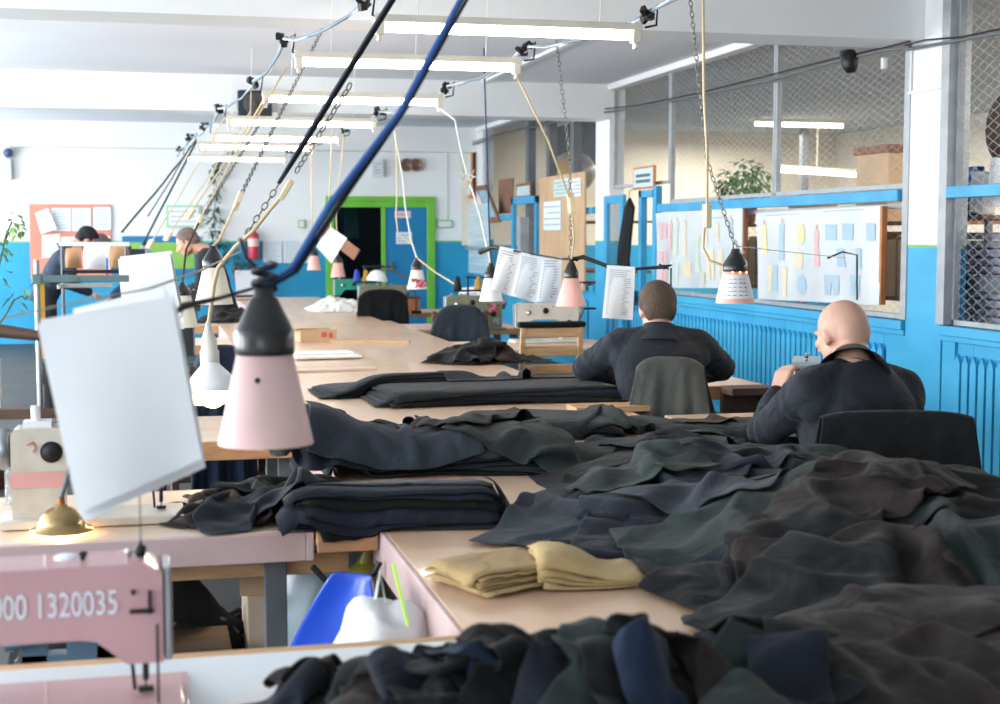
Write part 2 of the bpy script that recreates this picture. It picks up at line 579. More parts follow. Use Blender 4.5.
# side desks on the left
table('left sewing desk with thick worn pink edge, holding the brass dome shade', -1.15, .375, 3.66, 4.32, palep, pinkp, apron=.075, aprons='FLRB', eb=.02)
table('narrow bare wooden leaf bridging the pink desk and the long table', .40, .555, 3.62, 4.3, woodm, plyd, apron=.05, aprons='FB', legs=False)
b = MB(); b.bx(-1.1, .5, 3.75, 3.79, .615, .672); tag(obj('wooden_batten', b, woodm, bev=.004), 'raw wooden batten running beneath the front of the pink edged desk', 'batten')
table('pale blue front desk at the bottom left under the pink machine', -1.3, .555, 1.55, 2.59, bluep, woodm, apron=.05, aprons='FB', eb=.035)
table('left desk behind the lit lamp, pale top over raw wood edge', -.3, .556, 5.35, 6.1, palep, plyd, apron=.07, aprons='FB', eb=.015)
table('left desk beneath the cream cone lamp, before the standing men', -.25, .556, 7.6, 8.3, palep, plyd, apron=.07, aprons='FB')
table('left desk where the close-cropped man in profile works', -.2, .556, 12.3, 13.0, palep, plyd, apron=.07, aprons='FB')
# desks on the right of the run
table('right side table at the bottom right, buried under the biggest heap', CT1+.005, 2.75, 1.9, 3.8, ply, plyd, apron=.06, aprons='BR')
table('right desk in front of the bald man, mostly hidden by cloth', CT1+.005, 3.02, 5.1, 5.68, ply, bluep, apron=.06, aprons='BR')
table('right desk with orange lamplight where the brown-haired man works', CT1+.005, 3.0, 6.75, 7.45, ply, plyd, apron=.07, aprons='FRB')
b = MB(); b.bx(2.76, 3.0, 6.58, 6.74, .715, .752); b.bx(2.96, 3.0, 6.58, 6.74, .42, .715); b.bx(2.76, 2.96, 6.7, 6.74, .42, .715); b.bx(2.76, 3.0, 6.58, 6.74, .40, .42)
tag(obj('open_drawer_box', b, darkw, bev=.003), 'dark wooden drawer box at the right end of the desk beside the grey draped chair', 'drawer box')
table('right desk carrying the white sewing machine', CT1-.02, 3.1, 9.2, 10.0, palep, pinkp, apron=.05, aprons='FRB')
table('right desk carrying the olive machine with the red flower sticker', CT1-.02, 2.95, 11.35, 12.1, pinkp, plyd, apron=.05, aprons='FRB')
table('right desk carrying the plain olive machine and small wooden box', CT1-.1, 3.0, 13.9, 14.5, pinkp, plyd, apron=.05, aprons='FRB')
table('farthest right desk, carrying the teal machine', CT1-.1, 2.75, 15.9, 16.5, pinkp, plyd, apron=.05, aprons='FRB')
b = MB()
b.prism([(0, 0), (.35, 0), (.37, .06), (.36, .13), (.33, .16), (0, .16)], (1.74, 5.82, .752), (1, 0, 0), (0, 1, 0), .022)
tag(obj('loose_board', b, woodm, bev=.005), 'loose wooden board with rounded corner poking past the table toward the brown-haired man', 'board')
# ------------------------------------------------------------------ cloth pieces: each one settles on what already lies below it
GX0, GX1, GY0, GY1, GS = -1.2, 3.2, 1.4, 9.4, .02
HN, HM = int((GY1-GY0)/GS)+1, int((GX1-GX0)/GS)+1
HF = np.full((HN, HM), TZ)
_gx = np.linspace(GX0, GX1, HM)[None, :]; _gy = np.linspace(GY0, GY1, HN)[:, None]
# no table here: the gaps left and right of the long run
HF[(_gx < .55) & (((_gy > 4.34) & (_gy < 5.33)) | ((_gy > 2.69) & (_gy < 3.62)))] = .05
HF[(_gx > 2.10) & (_gy > 3.82) & (_gy < 5.08)] = .05
HF[(_gx > 2.77) & (_gy < 3.82)] = .05


def hget(x, y):
    fx = np.clip((x-GX0)/GS, 0, HM-1.001); fy = np.clip((y-GY0)/GS, 0, HN-1.001)
    ix = fx.astype(int); iy = fy.astype(int); ax = fx-ix; ay = fy-iy
    return (HF[iy, ix]*(1-ax)*(1-ay)+HF[iy, ix+1]*ax*(1-ay)+HF[iy+1, ix]*(1-ax)*ay+HF[iy+1, ix+1]*ax*ay)


def hit(px, py):
    """the spot on the cloth laid so far that shows at a pixel"""
    d = 1.9
    while d < 9:
        p = at(px, py, d=d)
        if GX0 < p.x < GX1 and GY0 < p.y < GY1 and p.z < hget(np.array([p.x]), np.array([p.y]))[0]: break
        d += .012
    return p


def hput(P):
    n, m = P.shape[:2]
    k = 3
    a = np.linspace(0, n-1, (n-1)*k+1); c = np.linspace(0, m-1, (m-1)*k+1)
    ia = np.minimum(a.astype(int), n-2); ic = np.minimum(c.astype(int), m-2)
    fa = (a-ia)[:, None, None]; fc = (c-ic)[None, :, None]
    Q = (P[ia][:, ic]*(1-fa)*(1-fc)+P[ia+1][:, ic]*fa*(1-fc)+P[ia][:, ic+1]*(1-fa)*fc+P[ia+1][:, ic+1]*fa*fc)
    ix = np.clip(np.rint((Q[..., 0]-GX0)/GS).astype(int), 0, HM-1)
    iy = np.clip(np.rint((Q[..., 1]-GY0)/GS).astype(int), 0, HN-1)
    np.maximum.at(HF, (iy, ix), Q[..., 2])


def settle(P, hx, hy, steps=90, iters=6, bend=.25, mu=.8, th=.005, damp=.97, grav=9.8):
    dt = 1/60
    V = np.zeros_like(P)
    n, m = P.shape[:2]
    hd = math.hypot(hx, hy)
    batches = []
    for s in (0, 1):
        batches.append((np.s_[s:n-1:2, :], np.s_[s+1:n:2, :], hx, 1.))
        batches.append((np.s_[:, s:m-1:2], np.s_[:, s+1:m:2], hy, 1.))
        batches.append((np.s_[s:n-1:2, :-1], np.s_[s+1:n:2, 1:], hd, .5))
        batches.append((np.s_[s:n-1:2, 1:], np.s_[s+1:n:2, :-1], hd, .5))
    for s in range(4):
        batches.append((np.s_[s:n-2:4, :], np.s_[s+2:n:4, :], 2*hx, bend))
        batches.append((np.s_[:, s:m-2:4], np.s_[:, s+2:m:4], 2*hy, bend))
    for _ in range(steps):
        prev = P.copy()
        V *= damp
        V[..., 2] -= grav*dt
        P += V*dt
        for _i in range(iters):
            for A, B, r, k in batches:
                d = P[B]-P[A]
                l = np.sqrt((d*d).sum(-1, keepdims=True))+1e-9
                d *= (.5*k)*(l-r)/l
                P[A] += d; P[B] -= d
        zm = hget(P[..., 0], P[..., 1])+th
        hit = P[..., 2] < zm
        P[..., 2] = np.where(hit, np.minimum(zm, P[..., 2]+.05), P[..., 2])
        for c in (0, 1):
            P[..., c] = np.where(hit, prev[..., c]+(P[..., c]-prev[..., c])*(1-mu), P[..., c])
        V = np.clip((P-prev)/dt, -1.5, 1.5)
    zm = hget(P[..., 0], P[..., 1])+th*.6
    P[..., 2] = np.maximum(P[..., 2], zm)
    return P


def fabric(name, col, col2=None, sheen=.05, rough=.8):
    m = mat('fabric_'+name, col, rough, col2=col2 or col, scale=2.2, bump=.12, bscale=420, sheen=sheen, spec=.25)
    nt = m.node_tree
    bp = [n for n in nt.nodes if n.type == 'BUMP'][0]
    tc = [n for n in nt.nodes if n.type == 'TEX_COORD'][0]
    n = nt.nodes.new('ShaderNodeTexNoise'); n.inputs['Scale'].default_value = 9; n.inputs['Detail'].default_value = 3; n.inputs['Distortion'].default_value = 1.2
    nt.links.new(tc.outputs['Object'], n.inputs['Vector'])
    b2 = nt.nodes.new('ShaderNodeBump'); b2.inputs['Strength'].default_value = .55; b2.inputs['Distance'].default_value = .02
    nt.links.new(n.outputs['Fac'], b2.inputs['Height'])
    nt.links.new(b2.outputs['Normal'], bp.inputs['Normal'])
    return m


FAB = dict(navy=fabric('navy', '151b26', '1b212e'), char=fabric('charcoal', '14181a', '191c20'), green=fabric('green_black', '232c2b', '2c3533'),
           brown=fabric('brown_black', '1e1816', '261e1b'), black=fabric('black', '08080b', '0c0e10'), blue=fabric('ink_blue', '101f33', '142640'),
           grey=fabric('slate', '2a323a', '343d45'), dbrown=fabric('umber', '281e18', '2e241d'),
           tan=fabric('khaki', 'a0855a', 'ae9466', .05), tan2=fabric('pale_khaki', 'b59b6c', 'c8b080', .05), white=fabric('white_wadding', 'eceae4', 'f5f3ee', .1))


def sheet(name, label, cat, fab, c, L, W, rot=0., comp=(.9, .95), lift=.06, amp=.02, lam=.25, h=.026, steps=80, iters=6, bend=.25,
          group=None, put=True, tilt=0., seed=None, taper=0., solid=.0025, sub=0, mu=.8, ragged=0., th=.005):
    r = np.random.default_rng(seed if seed is not None else rng.integers(1 << 30))
    n, m = max(5, int(L/h)+1), max(5, int(W/h)+1)
    hx, hy = L/(n-1), W/(m-1)
    u = (np.linspace(-.5, .5, n)*L*comp[0])[:, None]+np.zeros((n, m))
    v = (np.linspace(-.5, .5, m)*W*comp[1])[None, :]+np.zeros((n, m))
    if taper: v = v*(1-taper*(u/(L*comp[0])+.5))
    z = np.zeros((n, m))
    for k in range(5):
        a, f, p = r.uniform(0, 2*PI), r.uniform(.6, 1.6)/lam, r.uniform(0, 2*PI)
        z += amp*.5*np.sin(2*PI*f*(u*math.cos(a)*1.6+v*math.sin(a))+p)
    z += r.normal(0, .002, (n, m))
    u = u+r.normal(0, .001, (n, m))
    ca, sa = math.cos(rot), math.sin(rot)
    x, y = c[0]+u*ca-v*sa, c[1]+u*sa+v*ca
    base = hget(x, y)
    P = np.stack([x, y, base*.6+base.max()*.4+lift+z+tilt*u], -1)
    if taper:
        pass
    P = settle(P, hx, hy, steps, iters, bend, mu, th)
    if put: hput(P)
    loc = Vector((float(P[..., 0].mean()), float(P[..., 1].mean()), float(P[..., 2].min())))
    b = MB(); b.grid(P-np.array(loc))
    o = obj(name, b, fab, None, solid=solid, sub=sub)
    o.location = loc
    tag(o, label, cat, group)
    return o


def stack(label, fab, c, L, W, rot, n, group, name='cut_fabric', jit=.02, ramp=0., comp=(.97, .96), steps=34, amp=.006, jr=.05, h=.04, th=.006, lam=.3, sub=0, cat='fabric piece'):
    fabs = fab if isinstance(fab, (list, tuple)) else [fab]
    for k in range(n):
        r = rng.normal(0, 1, 6)
        sheet(name, label, cat, FAB[fabs[k % len(fabs)]], (c[0]+r[0]*jit-ramp*k*math.cos(rot), c[1]+r[1]*jit*.7-ramp*k*math.sin(rot)), L*(1+.03*r[2]), W*(1+.03*r[3]), rot+r[4]*jr,
              comp, .012, amp, lam, h, steps, 4, .5, group, th=th, solid=.003, sub=sub)


def heap(label, bumps, x0, x1, y0, y1, m):
    """a low mound of tangled cloth that the top pieces lie on"""
    n, k = int((x1-x0)/.035)+1, int((y1-y0)/.035)+1
    X, Y = np.meshgrid(np.linspace(x0, x1, n), np.linspace(y0, y1, k), indexing='ij')
    Z = np.zeros_like(X)
    for bx_, by_, sx, sy, hh in bumps: Z = np.maximum(Z, hh*np.exp(-((X-bx_)/sx)**4-((Y-by_)/sy)**4))
    for i in range(n):
        for j in range(k):
            p = Vector((X[i, j]*5, Y[i, j]*5, 0))
            Z[i, j] *= 1+.25*noise.noise(p)+.12*noise.noise(p*2.7)
    Z += TZ-.006
    P = np.stack([X, Y, Z], -1)
    hput(P)
    loc = Vector(((x0+x1)/2, (y0+y1)/2, TZ))
    b = MB(); b.grid(P-np.array(loc))
    o = obj('fabric_heap', b, m); o.location = loc
    return tag(o, label, 'heap of fabric', None, 'stuff')


# A: small far heap
for k, (dx, dy, L, W, f) in enumerate([(0, 0, .8, .55, 'black'), (.05, .06, .7, .5, 'navy'), (.2, 0, .6, .4, 'dbrown'), (-.05, -.02, .55, .5, 'black')]):
    p = at(465, 366, Z=TZ)
    sheet('fabric_piece', ['black cloth at the bottom of the far heap before the white machine', 'navy cloth folded within the far heap before the white machine',
                           'brown cloth spilling right from the far heap toward the wooden chair back', 'black crumpled cloth topping the far heap before the white machine'][k],
          'fabric piece', FAB[f], (p.x+.12+dx, p.y+.25+dy), L, W, .3*k, (.5, .5), .09, .08, .17, steps=70, sub=1, bend=.4, mu=.95)
# B: long flat stack
p = at(425, 412, Z=TZ); q = at(600, 398, Z=TZ)
cB = ((p.x+q.x)/2-.13, (p.y+q.y)/2+.33)
stack('long dark cut panel in the flat stack lying across the table beside the brown-haired man', ['char', 'navy', 'char', 'black'], (cB[0]+.1, cB[1]), 1.12, .62, .06, 11, 'panels in the long flat stack', jit=.025, comp=(.97, .93), amp=.012, sub=0)
stack('long dark panel with fanned ends sticking left out of the flat stack', ['black', 'navy'], (cB[0]-.3, cB[1]+.28), .7, .4, .1, 6, 'fanned panels at the left of the flat stack', jit=.03, comp=(.95, .9), amp=.012)
sheet('fabric_piece', 'blue-grey cloth flung across the right end of the long flat stack', 'fabric piece', FAB['navy'], (cB[0]+.25, cB[1]+.3), .8, .45, .1, (.75, .75), .05, .04, .2)
# C: stack nearer right
p = at(540, 440, Z=TZ)
stack('dark panel in the stack between the loose board and the big heap', ['char', 'navy', 'black'], (p.x+.06, p.y+.25), .62, .42, -.3, 9, 'panels in the middle right stack', jit=.03, amp=.014)
sheet('fabric_piece', 'green-black rumpled cloth on the middle right stack', 'fabric piece', FAB['green'], (p.x+.34, p.y+.26), .8, .5, .25, (.72, .8), .05, .05, .2)
sheet('fabric_piece', 'charcoal cloth folded over the left of the middle right stack', 'fabric piece', FAB['char'], (p.x-.02, p.y+.24), .6, .4, -.5, (.75, .8), .05, .04, .2)
p = at(560, 466, Z=TZ)
stack('thin dark strip in the small fan of cloth peeping out left of the biggest heap', ['black', 'green'], (p.x+.12, p.y+.05), .5, .22, .25, 6, 'strips in the small fan', jit=.02)
# D: large stack at the near left
p = at(310, 478, Z=TZ); q = at(540, 476, Z=TZ)
cD = (p.x*.5+q.x*.5, p.y*.5+q.y*.5+.12)
stack('green-black cut panel in the broad stack at the near left of the table', ['green', 'char', 'black', 'grey', 'green', 'navy'], (cD[0]+.02, cD[1]+.16), .95, .5, -.1, 12, 'panels in the broad near left stack', jit=.05, amp=.025, jr=.13, th=.008, lam=.22, comp=(.92, .9))
for dx, dy, L, W, rot, cp, f, lab in [(-.3, .02, .6, .42, .2, (.62, .72), 'navy', 'navy cloth draped over the left end of the broad stack'), (.1, .06, .65, .42, -.1, (.6, .75), 'green', 'green-black rumpled cloth over the middle of the broad stack'),
                                      (-.1, -.03, .6, .3, .05, (.7, .75), 'grey', 'slate cloth along the near face of the broad stack'), (.36, .0, .6, .42, -.5, (.72, .75), 'green', 'green-black cloth sliding off the right end of the broad stack'),
                                      (-.2, .4, .8, .34, .15, (.6, .7), 'char', 'charcoal cloth bunched along the back of the broad stack'), (.2, .2, .5, .36, .5, (.62, .7), 'black', 'black rumpled cloth on the crown of the broad stack')]:
    sheet('fabric_piece', lab, 'fabric piece', FAB[f], (cD[0]+dx, cD[1]+dy), L, W, rot, cp, .06, .05, .17, h=.022, bend=.2, steps=60, sub=1, th=.01, solid=.004)
# F: fanned pleats and E: crumpled cloth at the table corner
p = at(372, 531, Z=TZ)
stack('blue-black long strip in the pleated fan at the near table corner', ['navy', 'black', 'navy'], (p.x+.06, p.y+.10), .56, .2, -.06, 13, 'strips in the pleated fan', jit=.022, jr=.075, th=.0075, h=.03)
sheet('fabric_piece', 'grey-blue cloth lying on top of the pleated fan', 'fabric piece', FAB['grey'], (p.x+.1, p.y+.2), .5, .3, -.1, (.8, .8), .04, .03, .2)
p = at(262, 531, Z=TZ)
sheet('fabric_piece', 'brown-black crumpled cloth on the pink edged desk corner', 'fabric piece', FAB['brown'], (p.x+.02, p.y+.24), .85, .62, .3, (.55, .46), .1, .08, .16, h=.02, sub=1, bend=.35, steps=60)
sheet('fabric_piece', 'umber crumpled lining on top of the cloth at the pink desk', 'fabric piece', FAB['dbrown'], (p.x+.04, p.y+.33), .62, .5, .1, (.55, .42), .1, .08, .15, h=.02, sub=1, bend=.4, steps=50, mu=.95)
sheet('fabric_piece', 'black rumpled cloth at the back of the pink desk pile', 'fabric piece', FAB['black'], (p.x+.1, p.y+.4), .6, .4, -.1, (.6, .5), .1, .08, .15, h=.02, sub=1, bend=.4, steps=50, mu=.95)
sheet('fabric_piece', 'navy slack loop of cloth at the front of the pink desk pile', 'fabric piece', FAB['navy'], (p.x+.02, p.y+.12), .46, .26, .2, (.62, .5), .08, .08, .2, h=.02, sub=1, bend=.5, steps=50, mu=.95)
# J far small heap on the left
p = at(235, 325, Z=TZ)

# I: khaki folded cloth
p = at(508, 590, Z=TZ)
stack('khaki folded cloth in the low stack at the near edge of the table', ['tan', 'tan2'], (p.x, p.y+.07), .25, .2, .35, 7, 'khaki folded cloths', jit=.01, th=.007, h=.022, cat='folded cloth', name='folded_cloth')
p = at(592, 590, Z=TZ)
stack('pale speckled khaki cloth in the small stack right of the folded khaki', ['tan2'], (p.x+.01, p.y+.06), .24, .15, -.1, 5, 'pale khaki cloths', jit=.008, th=.007, h=.022, cat='folded cloth', name='folded_cloth')

# G: the biggest heap
heap('low mound of tangled black cloth inside the biggest heap', [(1.82, 3.2, .5, .42, .16), (1.75, 3.9, .48, .6, .10), (1.80, 4.6, .42, .4, .025), (2.0, 2.75, .42, .3, .14), (1.45, 3.5, .3, .3, .05)], 1.1, 2.06, 2.45, 5.0, FAB['black'])
GS_ = [
    # px, py of the middle, estimated height, size, turn, squeeze, colour, label
    (665, 446, .82, .62, .42, .1, (.66, .7), 'char', 'charcoal cloth at the far left shoulder of the biggest heap'),
    (735, 436, .83, .8, .4, -.1, (.66, .75), 'green', 'green-black cloth along the far ridge of the biggest heap'),
    (760, 424, .82, .75, .26, .05, (.8, .8), 'dbrown', 'brown lining cloth showing along the far ridge, below the bald man'),
    (625, 480, .82, .7, .5, .8, (.62, .7), 'black', 'black cloth with many edges at the left flank of the biggest heap'),
    (590, 512, .82, .62, .45, .5, (.62, .7), 'navy', 'navy crumpled cloth at the left tip of the biggest heap'),
    (575, 530, .80, .5, .4, .9, (.66, .7), 'grey', 'slate grey cloth facing the pleated fan'),
    (850, 450, .92, .8, .5, -.2, (.56, .62), 'brown', 'brown-black tangled cloth under the draped chair back'),
    (790, 468, .90, .9, .6, .2, (.66, .75), 'green', 'green-black wide cloth below the bald man'),
    (900, 500, .98, .9, .7, .5, (.68, .7), 'black', 'black cloth on the right flank below the draped chair'),
    (700, 470, .9, .6, .45, .6, (.6, .7), 'navy', 'navy rumpled cloth between the left flank and the crown of the biggest heap'),
    (665, 540, .90, .62, .46, 1.2, (.72, .75), 'navy', 'smooth navy cloth hanging down the front of the biggest heap'),
    (960, 540, 1.02, .8, .7, .3, (.7, .7), 'black', 'black cloth at the right border of the picture'),
    (770, 525, .98, .75, .5, -.1, (.84, .86), 'green', 'broad green-grey cloth spread on the crown of the biggest heap'),
    (700, 500, .95, .5, .2, -.9, (.75, .85), 'grey', 'slate cloth strip sloping over the crown of the biggest heap'),
    (955, 575, 1.02, .7, .4, -.1, (.75, .75), 'green', 'green-grey cloth at the right border above the brown one'),
    (865, 480, .98, .6, .4, .5, (.55, .6), 'brown', 'brown bunched cloth behind the broad green-grey one'),
    (745, 580, .86, .45, .28, .1, (.6, .7), 'navy', 'navy cloth at the foot of the biggest heap beside the bare wood'),
    (775, 572, .88, .6, .34, .3, (.58, .66), 'black', 'black cloth at the foot of the biggest heap below the green-grey one'),
    (860, 590, .95, .6, .4, -.3, (.6, .62), 'brown', 'brown crumpled cloth low in the middle of the right border heap'),
    (640, 470, .86, .42, .3, .2, (.66, .7), 'green', 'small green-black cloth on the left shoulder of the biggest heap'),
    (800, 610, .9, .5, .3, .6, (.6, .62), 'char', 'charcoal folds in the hollow between the biggest heap and the front strips'),
]
for px, py, z, L, W, rot, cp, f, lab in GS_:
    c = hit(px, py)
    sheet('fabric_piece', lab, 'fabric piece', FAB[f], (c.x, c.y), L, W, rot, (cp[0]*1.04, cp[1]*1.02), .07, .06, .22, h=.023, steps=64, iters=5, bend=.22, sub=1, th=.012, solid=.004)
# H: front heap of narrow curled facings, out of focus
heap('low mound of black scraps under the front row of strips', [(1.3, 2.05, .65, .22, .07), (.55, 2.1, .35, .2, .05), (.95, 2.15, .9, .25, .07), (1.5, 2.35, .4, .2, .09)], .2, 2.05, 1.65, 2.55, FAB['black'])
for px, py, L, W, rot, f, lab in [(870, 650, .75, .32, .1, 'dbrown', 'umber flat cloth at the bottom right'), (880, 615, .6, .3, .3, 'brown', 'brown cloth fold above the umber one at the bottom right'),
                                  (960, 690, .7, .4, 0, 'brown', 'brown-black cloth in the bottom right corner'),
                                  (320, 690, .36, .2, .3, 'char', 'charcoal strip end hanging over the front desk at the lower left')]:
    c = hit(px, py)
    sheet('fabric_piece', lab, 'fabric piece', FAB[f], (c.x, c.y), L, W, rot, (.75, .78), .06, .04, .2, h=.022, bend=.15, sub=1)
hs = ['navy', 'green', 'blue', 'brown', 'char', 'black', 'navy', 'char']
for k in range(44):
    fx = 320+(k % 22)*22.+rng.uniform(-14, 14)
    py = (650 if k < 22 else 684)+rng.uniform(-16, 16)
    c = at(fx, py, Z=.87)
    f = hs[(k*3) % 8]
    sheet('fabric_strip', 'narrow curled dark strip in the blurred front row of scraps', 'fabric strip', FAB[f], (c.x, c.y), .34, .13, PI/2+rng.uniform(-.7, .7), (.36, .85), .1, .11, .34, h=.019, steps=44, bend=.7,
          group='curled strips along the front', sub=1, mu=.95)
# ------------------------------------------------------------------ sewing machines
pinkm = mat('dusty_pink_enamel', 'c4989c', .38, var=.05, scale=6, coat=.3)
beigem = mat('cream_enamel', 'd6d0c2', .4, col2='c2b8a6', scale=9, coat=.2, ramp=(.5, .8))
olivem = mat('olive_enamel', '86866c', .4, col2='77775f', scale=7, coat=.2)
tealm = mat('teal_enamel', '2f9a86', .4, var=.08, coat=.2)
greym = mat('blue_grey_enamel', '9fb0ba', .4, var=.06, coat=.2)
redp = mat('faded_red_print', 'c05550', .6, var=.15)
pinkt = mat('pink_tape', 'e3a8a4', .6)
lettm = mat('pale_stencil_paint', 'dfe3ea', .6)
rub = mat('black_rubber', '101113', .6)
clearp = mat('clear_plastic', 'e9f2f4', .12, trans=.7, alpha=.55)
paperm = mat('white_paper', 'eceff1', .75, var=.02, scale=8)
paperb = mat('bluish_paper', 'dfe8f0', .75, var=.02, scale=8)
inkm = mat('grey_ink', '9aa3ad', .8)
inkd = mat('dark_ink', '5a6470', .8)
cream = mat('cream_cord', 'd8c4a0', .75, var=.1)
whitec = mat('white_cord', 'e8e6df', .75)
brass = mat('brass', 'b59a6a', .22, .9, var=.12, scale=10)


def machine(label, loc, rotz, body, s=1., L=.44, top=.275, arm=.165, headb=.105, pill=.32, front=-1, group=None, dial=.37, win=(-1, 1)):
    t = thing('sewing_machine', label, 'sewing machine', loc, rotz, group)
    o = lambda n, b, m, p=None, **k: obj(n, b, m, p or t, world=False, **k)
    S = lambda pts: [(x*s, z*s) for x, z in pts]
    b = MB(); b.bx(-.03*s, (L+.03)*s, -.09*s, .09*s, .003, .025*s); o('bed', b, body, bev=.004)
    b = MB()
    pl = [(0, headb), (.055, headb), (.10, arm-.004), (.125, arm), (pill-.03, arm), (pill, arm-.035), (pill, .024), (L, .024), (L, top-.012), (L-.012, top), (.03, top+.004), (0, top-.01)]
    b.prism(S(pl), (0, .052*s, 0), (1, 0, 0), (0, 0, 1), .104*s)
    bo = o('body', b, body, bev=.008*s)
    b = MB(); b.bx(-.014*s, -.001, -.044*s, .044*s, headb*s, (top-.005)*s); o('face_plate', b, steel, bev=.004*s)
    b = MB(); b.lathe([(0, 0), (.03, 0), (.05, .004), (.055, .012), (.055, .026), (.048, .03), (.026, .032), (.024, .045), (0, .046)], (L*s+.001, 0, (top-.055)*s), (1, 0, 0), 28)
    b.v = [((x-L*s)*s+L*s, y*s, (z-(top-.055)*s)*s+(top-.055)*s) for x, y, z in b.v]
    o('handwheel', b, mat('wheel_metal', '8f9496', .35, .6))
    b = MB(); b.cyl((.028*s, 0, headb*s+.01), (.028*s, 0, .045*s), .005*s); b.cyl((.028*s, 0, .045*s), (.028*s, 0, .026*s), .0015*s); b.bx(.016*s, .04*s, -.006*s, .006*s, .027*s, .034*s); b.cyl((.05*s, .01*s, headb*s+.01), (.045*s, 0, .03*s), .003*s)
    o('needle_bar', b, blackm)
    for f in (-1, 1):
        yy = f*.053*s
        if f == front:
            b = MB(); b.lathe([(0, .016), (.017, .016), (.019, .012), (.019, 0), (.025, 0)], (dial*s, yy, (top-.14)*s), (0, f, 0), 20); b.v = b.v; o('stitch_dial', b, blackm)
            b = MB(); b.lathe([(0, .03), (.007, .03), (.008, .016), (.017, .014), (.019, .008), (.012, 0)], (.075*s, yy, (top-.06)*s), (0, f, 0), 18); o('tension_dial', b, steel)
            b = MB(); b.bx((L-.075)*s, (L-.025)*s, min(yy, yy+f*.006), max(yy, yy+f*.006), .05*s, .10*s); b.cyl(((L-.05)*s, yy, .075*s), ((L-.05)*s, yy+f*.03, .055*s), .006*s); o('reverse_lever', b, steel)
        if f not in win: continue
        b = MB(); b.lathe([(0, .007), (.018, .007), (.021, .003), (.021, 0)], (.2*s, yy, (top-.05)*s), (0, f, 0), 20); o('oil_window', b, blackm)
    for x in (.05, .12, .3):
        b = MB(); b.lathe([(.004, 0), (.004, .008), (.007, .01), (.007, .016), (0, .017)], (x*s, 0, top*s), (0, 0, 1), 14); o('top_knob', b, steel if x != .12 else blackm)
    b = MB()
    for x in (.09, .17, .25):
        for zz in (top-.02,): b.lathe([(0, .002), (.004, .002), (.004, 0)], (x*s, -.053*s, zz*s), (0, -1, 0), 8)
    o('screw', b, blackm)
    return t, bo


# pink machine in the foreground, seen from behind, stencilled number along the arm
p1 = at(158, 702, Z=TZ)
M1, M1b = machine('dusty pink sewing machine with a white stencilled number, cut off at bottom left', (p1.x+.01, p1.y-.02, TZ), PI, pinkm, s=1., L=.5, top=.240, arm=.128, headb=.086, pill=.36, front=-1, win=(-1,))
yk = p1.y-.02-.0535
text('00000 1320035', (p1.x-.168, yk+.0, TZ+.184), (1, 0, .0), (0, 0, 1), .054, lettm, M1, sx=.66)
b = MB(); b.cyl((p1.x-.034, yk, TZ+.2), (p1.x-.034, yk-.004, TZ+.2), .004); b.bx(p1.x-.012, p1.x-.007, yk-.005, yk, TZ+.165, TZ+.202); b.bx(p1.x-.04, p1.x-.003, yk-.01, yk, TZ+.168, TZ+.173)
obj('arm_slot', b, blackm, M1)
b = MB(); b.bx(p1.x-.001, p1.x+.003, yk-.012, yk-.008, TZ+.02, TZ+.15); obj('lifter_rod', b, blackm, M1)
b = MB(); b.lathe([(.007, 0), (.007, .006), (.009, .008), (.009, .02), (.004, .022), (.0012, .03), (.0008, .12), (0, .121)], (p1.x-.022, p1.y-.02, TZ+.240), (0, 0, 1), 18); obj('spool_pin', b, blackm, M1)
b = MB(); b.lathe([(.022, 0), (.022, .002), (.015, .007), (0, .008)], (p1.x-.135, p1.y, TZ+.240), (0, 0, 1), 20); obj('oil_cap', b, paperb, M1)
b = MB(); b.bx(p1.x-.26, p1.x+.05, p1.y-.16, p1.y+.14, TZ+.001, TZ+.006); obj('bed_cover', b, pinkm, M1, bev=.002)

# cream machine behind the hanging papers
p2 = at(153, 521, Z=TZ); p2.x += .05
M2, _ = machine('cream sewing machine with a red strip, half hidden by the big hanging papers', (p2.x, p2.y+.03, TZ), PI, beigem, s=1.0, L=.4, top=.255, arm=.15, pill=.27)
y2 = p2.y+.03-.053
b = MB(); b.bx(p2.x-.402, p2.x-.268, y2-.0015, y2, TZ+.105, TZ+.145); obj('pink_band', b, pinkt, M2)
b = MB(); b.tube([(p2.x-.36, y2-.001, TZ+.215), (p2.x-.345, y2-.001, TZ+.222), (p2.x-.338, y2-.001, TZ+.21), (p2.x-.345, y2-.001, TZ+.196)], .004, 6, flat=.3); obj('red_mark', b, redp, M2)
b = MB(); b.lathe([(0, .012), (.02, .012), (.022, .006), (.022, 0), (.028, 0)], (p2.x-.30, y2, TZ+.195), (0, -1, 0), 24); obj('side_knob', b, rub, M2)
b = MB(); b.bx(p2.x-.37, p2.x-.3, p2.y-.0, p2.y+.06, TZ+.256, TZ+.272); b.cyl((p2.x-.34, p2.y+.03, TZ+.27), (p2.x-.34, p2.y+.03, TZ+.31), .012); obj('top_cover', b, paperm, M2)

